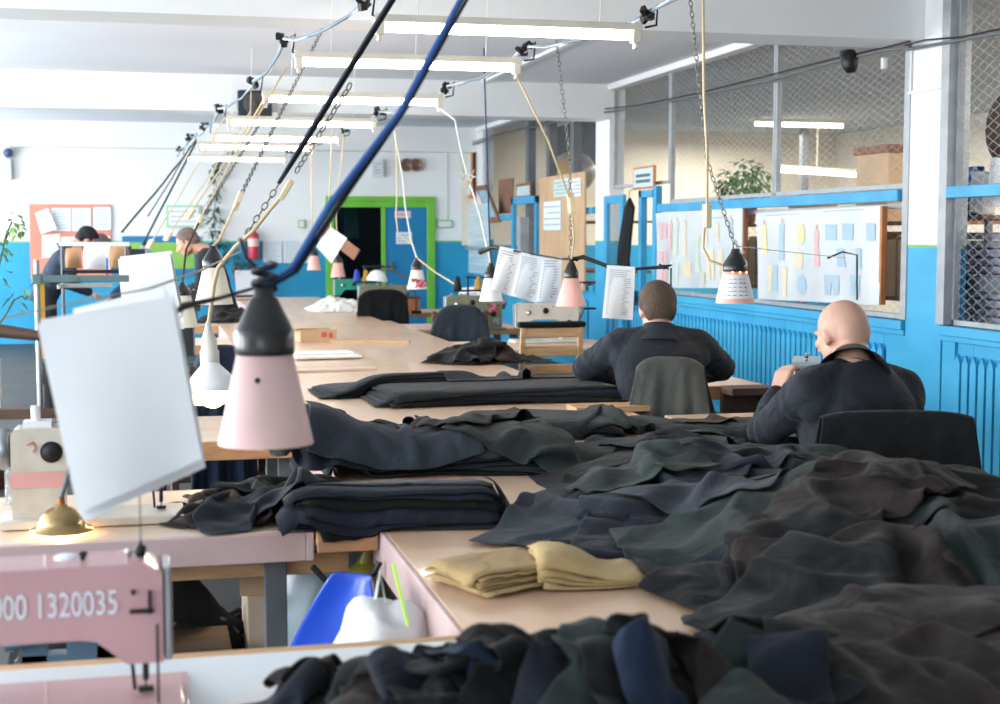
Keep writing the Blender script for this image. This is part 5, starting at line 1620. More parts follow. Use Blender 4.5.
b = MB(); a = P[1]; e = P[2]; b.bx(XP-.01, XP+.03, a.y-.035, a.y-.004, e.z, a.z); tag(obj('wooden_lath', b, oranw, bev=.004), 'reddish wooden lath along the right edge of the right pattern chart', 'lath')
b = MB(); a = at(743, 209, X=XP); e = at(745, 288, X=XP); b.bx(XP-.01, XP+.03, a.y-.045, a.y-.01, e.z, a.z); tag(obj('wooden_lath', b, brownb, bev=.004), 'dark wooden lath along the right edge of the left pattern chart', 'lath')
# shelf racks behind the mesh, filled with bundles
def rack(label, x0, x1, y0, y1, zs, n, mts, fill=.9):
    t = thing('storage_rack', label, 'shelf', ((x0+x1)/2, (y0+y1)/2, 0))
    for y in (y0, y1):
        for x in (x0, x1):
            b = MB(); b.bx(x-.02, x+.02, y-.02, y+.02, 0, zs[-1]+.02); obj('post', b, dgrey, t)
    for z in zs:
        b = MB(); b.bx(x0, x1, y0, y1, z-.025, z); obj('shelf', b, brownb, t)
    return t
rack('brown storage rack behind the mesh below the plant', 5.25, 5.75, 8.9, 12.6, (.5, 1.05, 1.60), 3, None)
k = 0
for zi, z in enumerate((1.051,)):
    y = 9.0
    while y < 12.4:
        w = random.uniform(.3, .5); h = random.uniform(.3, .48)
        b = MB(); b.bx(5.3, 5.7, y, y+w-.03, z, z+h); b.bx(5.3-.004, 5.3, y+w*.4, y+w*.5, z, z+h, 1)
        o = obj('carton', b, [card if k % 3 else brownb, brownb], bev=.006)
        tag(o, 'brown carton on the storage rack behind the pattern charts', 'carton', 'cartons on the rack behind the charts'); k += 1; y += w
for px, w, h, m, lab in ((705, .35, .07, brownb, 'low brown bundle on the rack top left of the plant'), (812, .3, .2, card, 'small carton on the rack top right of the plant'), (836, .35, .1, brownb, 'low brown bundle on the rack top before the far carton')):
    p = at(px, 196, X=5.45)
    b = MB(); b.bx(5.3, 5.62, p.y-w/2, p.y+w/2, 1.601, 1.601+h); tag(obj('bundle', b, m, bev=.015), lab, 'bundle')
a, e = at(874, 156, X=5.5), at(906, 192, X=5.5)
b = MB(); b.bx(5.35, 5.7, min(a.y, e.y), max(a.y, e.y), 1.601, max(a.z, 1.9)); b.bx(5.33, 5.72, min(a.y, e.y)-.02, max(a.y, e.y)+.02, max(a.z, 1.9), max(a.z, 1.9)+.06, 1)
tag(obj('carton', b, [card, brownb], bev=.005), 'pale lidded carton on the rack at the right end by the column', 'carton')
p = at(745, 196, X=5.45)
t = thing('potted_plant', 'bushy green plant standing behind the mesh on the rack', 'plant', (5.45, p.y, 1.601))
b = MB(); b.lathe([(0, 0), (.09, 0), (.12, .17), (.125, .18), (.11, .18), (.1, .15), (0, .15)], (5.45, p.y, 1.601), (0, 0, 1), 24); obj('pot', b, soilm, t)
obj('foliage', foliage((5.45, p.y, 1.98), .26, .30, .22, 330, .085), leafm, t)
# tube lights of the store room
for (x0, y0, x1, y1), lab in (((755, 124, 843, 126), 'upper tube light inside the store room beyond the mesh'), ((776, 170, 858, 175), 'lower slanting tube light inside the store room beyond the mesh')):
    a = at(x0, y0, Y=18.5); e = at(x1, y1, Y=18.2)
    t = thing('ceiling_tube_light', lab, 'tube light', tuple((a+e)/2), 0)
    b = MB(); b.tube([a, e], .028, 10); obj('tube', b, mat('store_tube', 'fff3dc', .5, emit='fff0d8', estr=7), t)
    b = MB(); b.bar(a+Vector((0, 0, .05)), e+Vector((0, 0, .05)), .08, .04); b.cyl((a+e)/2, Vector(((a+e)/2+Vector((0, 0, 1))).to_tuple()[:2]+(ZC,)), .006); obj('housing', b, fixm, t)
b = MB(); p = at(806, 128, Y=18.7); b.bx(p.x-.05, p.x+.05, 18.7, 18.8, 0, ZC); struct('trim_14', b, dgrey)

# cables along the partition
for pts, lab, r in (([(452, 152), (480, 142), (520, 130), (560, 121), (600, 113), (640, 107), (700, 95), (770, 80), (830, 63), (880, 51), (910, 47)], 'long dark cable sagging along the top of the wire mesh', .011),
                    ([(905, 50), (925, 46), (960, 40), (1000, 33), (1030, 28)], 'dark cable crossing the far right mesh near the top', .010)):
    path = [at(x, y, X=XW-.09) for x, y in pts]
    t = thing('hanging_cable', lab, 'cable', tuple(path[0]))
    b = MB(); b.tube(path, r, 7); obj('wire', b, dgrey, t)
    b = MB(); b.tube([p+Vector((0, 0, .025+.012*math.sin(i*2))) for i, p in enumerate(path)], r*.6, 6); obj('wire', b, blackm, t)
c = at(850, 62, X=XW-.12)
t = thing('hanging_bell', 'small black bell-like device hanging from the cable above the right chart', 'device', tuple(c))
b = MB(); b.lathe([(0, .08), (.045, .07), (.06, .02), (.05, -.04), (.03, -.07), (0, -.075)], c, (0, .3, 1), 18); b.box(c+Vector((-.0, .05, .06)), (.05, .1, .05)); obj('case', b, blackm, t)
c = at(884, 69, X=XW-.08)
b = MB(); b.cyl(c, c+Vector((0, 0, .07)), .02); tag(obj('hanging_fuse', b, alum), 'tiny white fuse hanging beside the top of the nearest column', 'fuse')
# conduit on the column
b = MB(); a = at(904, 94, X=XW-.03); b.tube([(XW-.03, 8.36, a.z), (XW-.035, 7.94, a.z+.0)], .012, 6); b.tube([(XW-.03, 8.34, a.z), (XW-.03, 8.34, 2.68)], .008, 6); struct('trim_15', b, white)

# blue gate, half open, with a dark coat behind it
def gate(label, x0, px_l, px_r, ztop, zbot=.03, yaw=0, group=None):
    pass
XG, gy0, gy1, zt = XW-.1, 13.76, 14.38, 1.90
t = thing('blue_gate', 'narrow blue framed mesh gate standing beside the second white column', 'gate', (XG, (gy0+gy1)/2, 0), 0)
f = MB()
for y0, y1 in ((gy0, gy0+.1), (gy1-.1, gy1)): f.bx(XG-.02, XG+.02, y0, y1, .1, zt)
for z in (.1, .95, zt-.08): f.bx(XG-.019, XG+.019, gy0+.1, gy1-.1, z, z+.08)
obj('gate_frame', f, bluem, t, bev=.004)
obj('gate_mesh', wire_mesh(gy0+.1, gy1-.1, .18, zt-.08, XG, .05, .05, .006), dgrey, t)
t = thing('blue_gate_post', 'blue gate post and lintel frame left of the left pattern chart', 'gate frame', (XW, 13.0, 0))
b = MB(); b.bx(XW-.07, XW-.005, 12.93, 13.03, .96, 1.96); b.bx(XW-.07, XW-.005, 13.35, 13.43, .96, 1.93); b.bx(XW-.07, XW-.005, 13.0, 13.43, 1.86, 1.93); obj('gate_frame', b, bluem, t, bev=.004)
t = thing('hanging_coat', 'long black coat hanging behind the blue gate', 'coat', (XW-.1, 13.6, 1.85))
P = np.array([[[XW-.10-.07*math.sin(v*2.4)*(.6+.4*u), 13.46+.28*u+.03*math.sin(u*25+v*3)*v, 1.87-1.05*v-.05*abs(u-.5)*4*(1-v)] for v in np.linspace(0, 1, 16)] for u in np.linspace(0, 1, 22)])
b = MB(); b.grid(P); obj('cloth', b, FAB['black'], t, solid=.02)
b = MB(); b.tube([(XW-.1, 13.6, 1.83), (XW-.1, 13.62, 1.93), (XW-.05, 13.63, 1.95)], .006, 6); obj('hook', b, steel, t)
c0, c1 = at(635, 168, X=XW-.05), at(656, 188, X=XW-.05)
t = thing('framed_certificate', 'small framed notice propped above the blue gate', 'picture', tuple((c0+c1)/2))
b = MB(); b.bx(XW-.07, XW-.05, c1.y, c0.y, c1.z, c0.z); obj('frame', b, oranw, t, bev=.003)
b = MB(); b.bx(XW-.074, XW-.069, c1.y+.03, c0.y-.03, c1.z+.02, c0.z-.02)
for z in (.35, .6): b.bx(XW-.076, XW-.0735, c1.y+.1, c0.y-.1, c1.z+(c0.z-c1.z)*z-.015, c1.z+(c0.z-c1.z)*z+.015, 1)
obj('sheet', b, [glassm, inkd], t)

# ---- far cage things
XC = XW-.08
def cage(name, label, cat, x0, y0, x1, y1, m, frame=None, fw=.03, X=XC, th=.02, lines=0):
    return wall_thing(name, label, cat, x0, y0, x1, y1, X=X, m=m, frame=frame, fw=fw, th=th, lines=lines)
cage('framed_mirror', 'tall narrow orange framed mirror on the far cage', 'mirror', 462, 152, 473, 198, glassm, oranw, .05)
a = at(475, 186, X=XC); e = at(499, 220, X=XC)
t = thing('leaning_mirror', 'brown framed mirror tilted on the far cage beside the dark blue strap', 'mirror', tuple(a))
pp = [at(x, y, X=XC) for x, y in ((475, 186), (485, 185), (500, 222), (490, 223))]
b = MB(); b.add([p for p in pp]+[p+Vector((.03, 0, 0)) for p in pp], [(0, 1, 2, 3), (7, 6, 5, 4), (0, 4, 5, 1), (1, 5, 6, 2), (2, 6, 7, 3), (3, 7, 4, 0)]); obj('frame', b, brownb, t)
cc = sum(pp, Vector())/4; b = MB(); b.poly([cc+(p-cc)*.72-Vector((.004, 0, 0)) for p in pp]); obj('glass', b, mat('mirror_blue', '8fc0d8', .1, .3), t)
cage('brown_board', 'plain brown board leaning in the far cage right of the tilted mirror', 'board', 500, 180, 514, 213, brownb, X=XW+.02+.03+.06)
cage('framed_certificate', 'small brown framed certificate above the blue door frame in the far cage', 'picture', 518, 184, 532, 198, glassm, brownb, .04, lines=2)
a, e = at(541, 178, X=XC), at(586, 283, X=XC)
t = thing('cardboard_sheet', 'tall cardboard sheet leaning on the far cage with papers fixed to it', 'cardboard', (XC, (a.y+e.y)/2, .9))
b = MB(); b.bx(XC-.02, XC, e.y, a.y, .9, a.z); obj('panel', b, card, t)
for (x0, y0, x1, y1), lab, m in (((554, 180, 569, 196), 'pale green notice at the top of the cardboard sheet', mat('pale_green_paper', 'c5dcd8', .7)), ((571, 179, 581, 196), 'narrow white notice at the top right of the cardboard sheet', paperm), ((544, 202, 561, 230), 'white sheet at the left of the cardboard below the notices', paperb)):
    wall_thing('pinned_paper', lab, 'paper', x0, y0, x1, y1, X=XC-.025, th=.004, m=m, lines=4, fw=.008)
t = thing('blue_door_frame', 'open blue door frame in the far cage left of the cardboard', 'door frame', (XC, 17.6, 0))
a, e = at(514, 198, X=XC), at(539, 203, X=XC)
b = MB(); b.bx(XC-.04, XC+.01, a.y-.1, a.y, .96, a.z); b.bx(XC-.04, XC+.01, e.y, a.y, a.z-.09, a.z); b.bx(XC-.04, XC+.01, e.y, e.y+.07, .96, a.z); obj('frame', b, bluem, t, bev=.004)
b = MB(); q = at(528, 205, X=XC-.05); b.bx(XC-.16, XC-.05, q.y-.05, q.y+.1, .96, 1.72); obj('grey_leaf_edge', b, grey, t)
c = at(573, 172, X=XW+.5)
b = MB(); b.ell(c, (.28, .42, .26)); o = obj('plastic_sack', b, mat('grey_sack_film', 'a8a6a6', .35, var=.2, scale=6, bump=.6, bscale=9)); tag(o, 'large translucent grey sack on top inside the far cage', 'sack')
c = at(567, 173, X=XW+.2)
b = MB(); b.ell(c, (.1, .3, .2)); tag(obj('yellow_bundle', b, mat('ochre_bundle', 'a58a3a', .7, col2='8a6a4a', scale=5, bump=.4, bscale=12)), 'ochre yellow round bundle before the grey sack in the far cage', 'bundle')
t = rack('storage rack in the far cage under the grey sack', XW+.15, XW+.8, 15.3, 17.0, (.5, 1.1, 1.66), 3, None)
a, e = at(553, 128, X=XW+.9), at(597, 168, X=XW+.9)
b = MB(); b.bx(XW+.9, XW+.93, min(a.y, e.y), max(a.y, e.y), e.z, a.z); tag(obj('dark_screen', b, mat('dark_glass', '38424a', .3)), 'dark grey pane high inside the far cage above the sack', 'pane')
cage('wall_glass', 'clear sheet with white slats propped low at the left of the far cage', 'sheet', 461, 206, 490, 275, mat('slatted_glass', 'a9c9d6', .3, col2='d7e4ea', scale=3, stretch=(.2, .2, 8)), X=XC)
cage('steel_strip', 'grey steel strip across the left of the far cage', 'strip', 455, 246, 490, 251, grey, X=XC-.05)
# ---- far right shelf seen through the mesh
rack('brown storage rack behind the far right mesh', 4.95, 5.5, 6.9, 8.75, (.3, .95, 1.62), 3, None)
n = 0
for col in range(3):
    z = .951
    y0 = 7.0+col*.585
    while z < 1.52:
        h = .052
        b = MB(); b.bx(5.0+random.uniform(0, .03), 5.45, y0+random.uniform(0, .03), y0+.55+random.uniform(-.03, .02), z, z+h-.006)
        tag(obj('folded_cloth', b, lav, bev=.016), 'lavender-grey folded bundle stacked behind the far right mesh', 'folded cloth', 'lavender bundles behind the far right mesh'); z += h
b = MB(); b.bx(4.89, 4.925, 7.6, 8.5, 1.16, 1.25); tag(obj('grey_plank', b, dgrey, bev=.004), 'grey plank across the lavender bundles behind the far right mesh', 'plank')
b = MB(); b.bx(4.9, 4.94, 8.37, 8.45, .0, 2.9); tag(obj('wooden_post', b, brownb, bev=.004), 'reddish wooden post just inside the far right mesh', 'post')
p = at(974, 196, X=5.1)
t = thing('foil_bag', 'shiny blue foil bag on the top shelf behind the far right mesh', 'bag', (5.1, p.y, 1.622))
b = MB(); b.ell((5.12, p.y+.02, 1.76), (.12, .15, .15)); b.bx(5.04, 5.1, p.y-.12, p.y+.16, 1.85, 1.93); obj('bag_body', b, foil, t, bev=.01)
for dy, dz, lab in ((-.22, .12, 'white paper pack leaning right of the blue foil bag'), (-.42, .18, 'tall white pack at the right border behind the far right mesh')):
    b = MB(); b.box((5.03, p.y+dy, 1.64+dz), (.1, .15, .2+dz*.5), (0.1, 0, 0)); tag(obj('paper_pack', b, paperm, bev=.01), lab, 'pack')
b = MB(); b.ell((5.25, p.y-.3, 2.15), (.2, .3, .28)); tag(obj('brown_sack', b, mat('brown_sackcloth', '5e4a3e', .8, var=.2, bump=.4, bscale=10)), 'brown sack high behind the far right mesh beside the nearest column', 'sack')
# ------------------------------------------------------------------ chairs and drapes
def chair(label, x, y, yaw, back=.42, w=.40, hb=.88, wood=darkw, slats=2, name='chair'):
    t = thing(name, label, 'chair', (x, y, 0), yaw)
    o = lambda n, b, m, p=None, **k: obj(n, b, m, p or t, world=False, **k)
    b = MB(); b.bx(-w/2, w/2, -.2, .2, .425, .455); o('seat', b, wood, bev=.012)
    for sx in (-1, 1):
        b = MB(); b.bar((sx*(w/2-.02), .18, 0), (sx*(w/2-.03), .17, .43), .032, .032); o('leg', b, wood, bev=.003)
        b = MB(); b.bar((sx*(w/2-.02), -.22, 0), (sx*(w/2-.02), -.18, .45), .032, .036); b.bar((sx*(w/2-.02), -.18, .44), (sx*(w/2-.02), -.26, hb), .032, .028); o('leg', b, wood, bev=.003)
    b = MB()
    for k in range(slats):
        z = hb-.03-k*.12; b.bx(-w/2+.02, w/2-.02, -.262+k*.02, -.240+k*.02, z-.045, z+.02)
    o('backrest', b, wood, bev=.006)
    b = MB(); b.bar((-w/2+.03, 0, .2), (w/2-.03, 0, .2), .02, .03); b.bar((-w/2+.02, .18, .2), (-w/2+.02, -.2, .2), .02, .03); b.bar((w/2-.02, .18, .2), (w/2-.02, -.2, .2), .02, .03); o('stretcher', b, wood)
    return t


def drape(name, label, cat, x, y, yaw, w, ztop, hfront, hback, m, thick=.05, flare=.05, wr=.012, round_=.25, skew=0., group=None, seed=0., ybk=-.25):
    """cloth hung over a chair back: an upside-down U with folds; local -Y is the back of the chair"""
    t = thing(name, label, cat, (x, y, ztop-hback), yaw, group)
    nu, nv = 40, 44
    P = np.zeros((nu, nv, 3))
    L = hfront+hback+PI*thick/2
    for i in range(nu):
        u = i/(nu-1)*2-1
        drop = round_*.16*(abs(u)**4)
        for j in range(nv):
            s = j/(nv-1)*L
            if s < hback: yy, zz, f = -thick/2, ztop-(hback-s), (hback-s)/hback; sg = -1
            elif s < hback+PI*thick/2:
                a = (s-hback)/(thick/2); yy, zz, f, sg = -thick/2*math.cos(a), ztop+thick/2*math.sin(a)*.6, 0, 0
            else: yy, zz, f, sg = thick/2, ztop-(s-hback-PI*thick/2), (s-hback-PI*thick/2)/hfront, 1
            xx = u*w/2*(1+flare*2*f)+skew*f*.1
            fold = wr*f*(math.sin(u*9+seed)+.6*math.sin(u*17+seed*2+f*2))+.25*wr*math.sin(u*5+zz*14+seed)
            yy += sg*(flare*.25*f)+fold
            P[i, j] = (xx, yy+ybk, zz-drop-(.015*math.sin(u*3+seed)*f)-(t.location.z))
    b = MB(); b.grid(P); obj('cloth', b, m, t, world=False, solid=.006, sub=1)
    return t
# behind the bald man
cx = at(902, 420, Y=4.06)
chair('wooden chair of the bald man, hidden by its dark cloth cover', cx.x+.03, 4.28, R(-14), w=.40, hb=.90)
drape('chair_cover', 'wide dark charcoal cloth draped over the chair back behind the bald man', 'cloth', cx.x+.03, 4.28, R(-14), .47, .945, .42, .5, FAB['char'], .05, .14, .012, .12, seed=.6)
cx = at(697, 370, Y=5.85)
greycl = fabric('grey_brown_wool', '4a4c49', '55564f')
chair('wooden chair of the brown-haired man, hidden by a grey jacket', cx.x-.02, 6.08, R(-24), w=.25, hb=.93)
drape('draped_jacket', 'grey-brown jacket hung on the chair behind the brown-haired man', 'jacket', cx.x-.02, 6.08, R(-24), .29, .965, .35, .5, greycl, .05, .3, .016, .3, seed=2.1)
# ladder back chair with black cushion before the white machine
p = at(551, 343, Y=8.85)
t = chair('light wooden ladder back chair before the white machine', p.x, 9.08, 0, w=.42, hb=.93, wood=woodm, slats=3)
b = MB(); b.bx(p.x-.22, p.x+.22, 8.80, 8.87, .915, .955); tag(obj('black_pad', b, FAB['black'], bev=.015), 'black pad rolled over the top of the ladder back chair', 'pad')
# dark draped chairs of the right row
p = at(461, 330, Y=10.9)
chair('chair before the flower machine, under a rounded dark cover', p.x, 11.1, R(-4), w=.44, hb=.92)
drape('chair_cover', 'dark slate cloth with rounded top over the chair before the flower machine', 'cloth', p.x, 11.1, R(-4), .45, .95, .4, .42, FAB['grey'], .06, .06, .008, 1.2, seed=1.2)
p = at(382, 312, Y=13.4)
chair('chair before the plain olive machine, under a black cloth', p.x, 13.6, 0, w=.46, hb=.94)
drape('chair_cover', 'black cloth draped square over the chair before the plain olive machine', 'cloth', p.x, 13.6, 0, .46, .98, .4, .42, FAB['black'], .06, .06, .008, .5, seed=3.2)
# chair with a jacket at the left
p = at(214, 330, Y=6.35)
chair('wooden chair with a dark blue jacket between the left desks', p.x-.02, 6.6, R(10), w=.42, hb=.95)
drape('draped_jacket', 'dark blue padded jacket hung over the left chair behind the lit lamp', 'jacket', p.x-.02, 6.6, R(10), .27, 1.0, .4, .6, fabric('jacket_blue', '1a2638', '22324a'), .09, .08, .02, 1.2, seed=.3)
drape('draped_jacket', 'black inner coat beside the dark blue jacket on the left chair', 'coat', p.x+.06, 6.66, R(2), .2, .985, .35, .5, fabric('coat_plum', '1d1d26', '24242e'), .1, .05, .015, 1.4, seed=4.3)
# blue plastic chair near the camera
p = at(296, 590, Y=3.02)
blp = mat('blue_plastic', '1f4fc4', .35, var=.05, coat=.2)
t = thing('plastic_chair', 'bright blue plastic chair tucked between the two near left desks', 'chair', (p.x-.01, 3.02, 0), R(122))
G = []
for i in range(17):
    u = i/16*2-1
    row = []
    for j in range(15):
        v = j/14
        if v < .45: yy, zz = .2-.4*(v/.45), .44-.02*math.sin(v/.45*PI)
        else: f = (v-.45)/.55; yy, zz = -.16-.02*f-.03*f*f, .44+.315*f
        w = .21*(1 if v < .5 else 1-.72*((v-.5)/.5)**1.3)
        zz += .03*abs(u)**3*(1 if v < .5 else .2)
        yy += (0 if v < .5 else .05*u*u)
        row.append((u*w, yy, zz))
    G.append(row)
b = MB(); b.grid(np.array(G)); obj('seat_shell', b, blp, t, world=False, solid=.008, sub=1)
for sx in (-1, 1):
    for yy in (-1, 1):
        b = MB(); b.tube([(sx*.15, yy*.14, .43), (sx*.2, yy*.2, 0)], .013, 8); obj('leg', b, steel, t, world=False)
b = MB()
for k in range(7): 
    b.ell((.02+.02*random.uniform(-1, 1), -.212, .56+.03*k*.6), (.006, .002, .012*random.uniform(.5, 1.1)), nu=8, nv=6)
obj('paint_drip', b, alum, t, world=False)

# ------------------------------------------------------------------ hanging papers on their strings
def sheet_paper(name, label, quad, d, lines=0, curl=.02, m=paperm, thick=1, group=None, dv=None, ink=inkm, cat='paper', u0=.1, u1=.9):
    D = d if isinstance(d, (list, tuple)) else [d]*4
    P = [at(x, y, d=dd_) for (x, y), dd_ in zip(quad, D)]
    c = (P[0]+P[1])/2
    t = thing(name, label, cat, tuple(c), 0, group)
    n = (P[1]-P[0]).cross(P[3]-P[0]).normalized()
    if n.y > 0: n = -n
    def pt(u, v, off=0.):
        p = P[0].lerp(P[1], u).lerp(P[3].lerp(P[2], u), v)
        return p+n*(curl*math.sin(v*PI)*.8+curl*math.sin(u*PI*1.3+v)*v+off)
    for k in range(thick):
        b = MB(); G = np.array([[pt(i/12, j/16, -.004*k-.003*k*(j/16)*(i/12)) for j in range(17)] for i in range(13)])
        if k: G = G+np.array([.002*k, 0, -.004*k*(1 if k % 2 else -1)])
        b.grid(G)
        if k == 0:
            for i in range(lines):
                v = .08+.86*i/lines; w = random.uniform(.7, 1)
                b.poly([pt(u0, v, .003), pt(u0+(u1-u0)*w, v, .003), pt(u0+(u1-u0)*w, v+.32/lines*.86, .003), pt(u0, v+.32/lines*.86, .003)], 1)
        obj('sheet', b, [m, ink], t)
    return t
# big near bundle
sheet_paper('hanging_paper', 'big blank white paper bundle hanging in the left foreground', [(37, 324), (172, 300), (202, 458), (79, 514)], [2.25, 2.3, 2.27, 2.22], 0, .012, paperm, thick=4)
sheet_paper('hanging_paper', 'white sheet behind the big foreground bundle, its top corner showing', [(73, 309), (164, 287), (185, 420), (95, 450)], 2.36, 0, .012, paperm, thick=2)
sheet_paper('hanging_paper', 'smaller blank white paper bundle above the foreground one, second on the string', [(118, 259), (170, 253), (181, 316), (126, 330)], 4.6, 0, .012, paperm, thick=3)
sheet_paper('hanging_paper', 'narrow white sheet below the smaller bundle beside the cream cone lamp', [(150, 300), (179, 312), (184, 329), (160, 330)], 4.75, 0, .01, paperm, thick=1)
tape = mat('grey_green_tape', '9a9d8c', .7, var=.08)
def string(label, pts, d, r, m, name='hanging_string', flat=None, cat='string', tie=()):
    D = d if isinstance(d, (list, tuple)) else [d]*len(pts)
    P = [at(x, y, d=k) for (x, y), k in zip(pts, D)]
    t = thing(name, label, cat, tuple(P[0]))
    b = MB(); b.tube(P, r, 7, flat=flat); obj('string', b, m, t)
    for i in tie:
        q = .006 if isinstance(r, list) else r
        b = MB(); b.ell(P[i], (q*2.4, q*2.4, q*2.4)); b.tube([P[i]+Vector((-q*5, 0, q*3)), P[i], P[i]+Vector((q*5, 0, -q*2))], q*.9, 6); obj('knot', b, m, t)
    return t
string('grey-green tape stretched across the left with the big papers hanging from it', [(-420, 420), (0, 319), (75, 302), (148, 289), (200, 271), (214, 264), (240, 252)], [2.0, 2.25, 2.32, 2.4, 3.2, 4.6, 5.2], [.004, .0045, .0045, .005, .006, .006, .006], tape, flat=.35)
string('black cord with a small plug tied to the large pink lamp', [(172, 315), (184, 306), (220, 298), (258, 287), (270, 283)], [2.5, 2.5, 2.52, 2.56, 2.57], [.003, .007, .0035, .003, .003], blackm, 'hanging_cable', cat='cord')
string('dark cord leaving the left edge low behind the big papers', [(-420, 330), (0, 331), (40, 336)], 3.2, [.016, .016, .012], darkw, 'hanging_cable', cat='cord')
# white diamond sheet by the door
sheet_paper('hanging_paper', 'white square sheet hanging by one corner before the dark doorway', [(331, 227), (347, 238), (331, 263), (316, 246)], 11.5, 0, .02, paperm, 2)
string('cream string holding the tilted white square at the doorway', [(331, 228), (329, 205), (332, 130)], 11.5, .006, cream)
b = MB(); p, q = at(322, 228, d=12.), at(357, 255, d=11.9); b.bar(p, q, .02, .1, 0, (0, 0, 1)); tag(obj('hanging_lath', b, brownb), 'brown lath hanging slantwise behind the tilted white square', 'lath')
# row of printed sheets over the white machine
string('black cord carrying the three printed sheets between two lamps', [(480, 252), (493, 247), (525, 253), (561, 259), (573, 259), (583, 257), (607, 266), (636, 269), (664, 267), (672, 265)], [9.6, 9.5, 9.2, 8.9, 8.6, 8.6, 8.5, 8.5, 8.4, 8.4], [.02, .014, .006, .006, .012, .014, .012, .008, .012, .004], blackm, tie=(4, 8))
sheet_paper('hanging_paper', 'left one of three printed sheets over the white machine, with a small diagram', [(500, 246), (522, 251), (511, 296), (491, 289)], 9.3, 14, .03, paperm)
sheet_paper('hanging_paper', 'middle one of three printed sheets over the white machine, densest print', [(521, 252), (544, 257), (537, 303), (511, 296)], 9.15, 18, .02, paperb)
sheet_paper('hanging_paper', 'right one of three printed sheets over the white machine, beside the pink lamp', [(543, 257), (562, 257), (560, 302), (536, 302)], 9.05, 14, .02, paperb)
sheet_paper('hanging_paper', 'single narrow printed sheet hanging left of the brown-haired man', [(607, 265), (635, 267), (633, 320), (602, 318)], 8.3, 22, .02, paperb)
b = MB(); p = at(671, 268, d=8.4); b.bar(p, p+Vector((0, 0, -.3)), .008, .008); tag(obj('hanging_wire_rod', b, blackm), 'thin dark rod dangling at the right end of the black cord', 'rod')
sheet_paper('paper_sheet', 'white printed sheet standing behind the flower machine', [(459, 288), (480, 286), (480, 322), (459, 322)], 12.3, 8, .01, paperm)
b = MB(); p = at(857, 255, X=XW-.4); q = at(857, 300, X=XW-.4); b.tube([p+Vector((-.2, 0, -.02)), p+Vector((-.1, 0, .02)), p, q], .006, 6); tag(obj('hanging_wire_rod', b, blackm), 'bent dark wire in front of the right pattern chart', 'wire')
string('thin white thread line from the newsprint lamp across the charts', [(735, 246), (790, 252), (845, 258)], [6.4, 7.2, 8.], .002, whitec)

# ------------------------------------------------------------------ small things on the tables
p = at(317, 342, Z=TZ)
t = thing('cardboard_box', 'small open cardboard box with red print on the middle of the long table', 'box', (p.x, p.y+.1, TZ+.002), R(8))
b = MB(); w_, l_, h_ = .13, .09, .085
b.bx(-w_, w_, -l_, l_, 0, .006)
for x in (-w_, w_): b.bx(x-.003, x+.003, -l_, l_, 0, h_)
for y in (-l_, l_): b.bx(-w_, w_, y-.003, y+.003, 0, h_)
obj('box_walls', b, card, t, world=False)
b = MB(); b.bx(.02, .06, -l_-.005, -l_-.003, .03, .065); b.bx(.075, .1, -l_-.005, -l_-.003, .025, .06); obj('red_print', b, redp, t, world=False)
b = MB(); b.box((-w_-.03, 0, h_+.005), (.07, .17, .004), (0, R(-15), 0)); obj('flap', b, card, t, world=False)
p = at(330, 361, Z=TZ)
for k, (dx, dy, L, W, lab) in enumerate(((0, .1, .42, .26, 'white wadding lying flat under the rolled one on the long table'), (-.03, .14, .4, .2, 'white rolled wadding on top, near the cardboard box'))):
    sheet('wadding', lab, 'wadding', FAB['white'], (p.x+dx, p.y+dy+.1), L, W, .1, (.8, .6), .06, .04, .2, h=.03, steps=60, sub=1, solid=.02, th=.015)
def lath(label, a, c, w=.03, h=.012, m=woodm):
    P, Q = at(*a, Z=TZ+.008), at(*c, Z=TZ+.008)
    b = MB(); b.bar(P, Q, w, h); return tag(obj('wooden_lath', b, m, bev=.002), label, 'lath')
lath('flat wooden ruler lying before the white wadding', (294, 371), (375, 368), .07, .014, palep)
lath('thin long lath lying beyond the cardboard box', (330, 341), (410, 342), .03, .016)
lath('thin brown lath along the far left rim of the long table', (236, 300), (262, 299), .03, .012, oranw)
p = at(340, 311, Z=TZ)
GYMAX = GY1
def crumple(name, label, cat, c, rx, ry, h, m, n=26, seed=1., sol=0):
    G = np.zeros((n, n, 3))
    for i in range(n):
        for j in range(n):
            u, v = i/(n-1)*2-1, j/(n-1)*2-1
            r2 = max(abs(u), abs(v))
            k = noise.noise(Vector((u*2.2+seed, v*2.2, seed)))
            k2 = abs(noise.noise(Vector((u*4.5, v*4.5+seed, seed*2))))
            env = max(0, 1-(u*u+v*v)**1.3*.62)
            G[i, j] = (c[0]+u*rx*(1+.25*k), c[1]+v*ry*(1+.25*k2-.1), c[2]+max(.003, h*env*(.62+.5*k+.5*k2)) if r2 < 1 else c[2]+.003)
    b = MB(); b.grid(G); t = obj(name, b, m, solid=sol, sub=1)
    b2 = Vector(c)
    t.data.transform(Matrix.Translation(-b2)); t.location = b2
    return tag(t, label, cat)
crumple('crumpled_cloth', 'white crumpled cloth on the table before the teal and olive machines', 'cloth', (p.x, p.y+.2, TZ+.001), .28, .5, .13, FAB['white'], seed=2.2)
p = at(232, 322, Z=TZ)
crumple('fabric_piece', 'black crumpled cloth at the left rim of the long table beyond the cream lamp', 'fabric piece', (p.x+.05, p.y+.15, TZ+.001), .3, .35, .12, FAB['black'], seed=5.2)
crumple('fabric_piece', 'black folded cloth on the left desk beside the jacket covered chair', 'fabric piece', (.33, 7.9, TZ+.001), .2, .25, .1, FAB['navy'], seed=7.2)
p = at(552+0, 0, Z=1.6) if False else None
t = thing('wooden_box', 'small brown wooden box at the right end of the plain olive machine desk', 'box', (p5.x+.62, p5.y+.05, TZ))
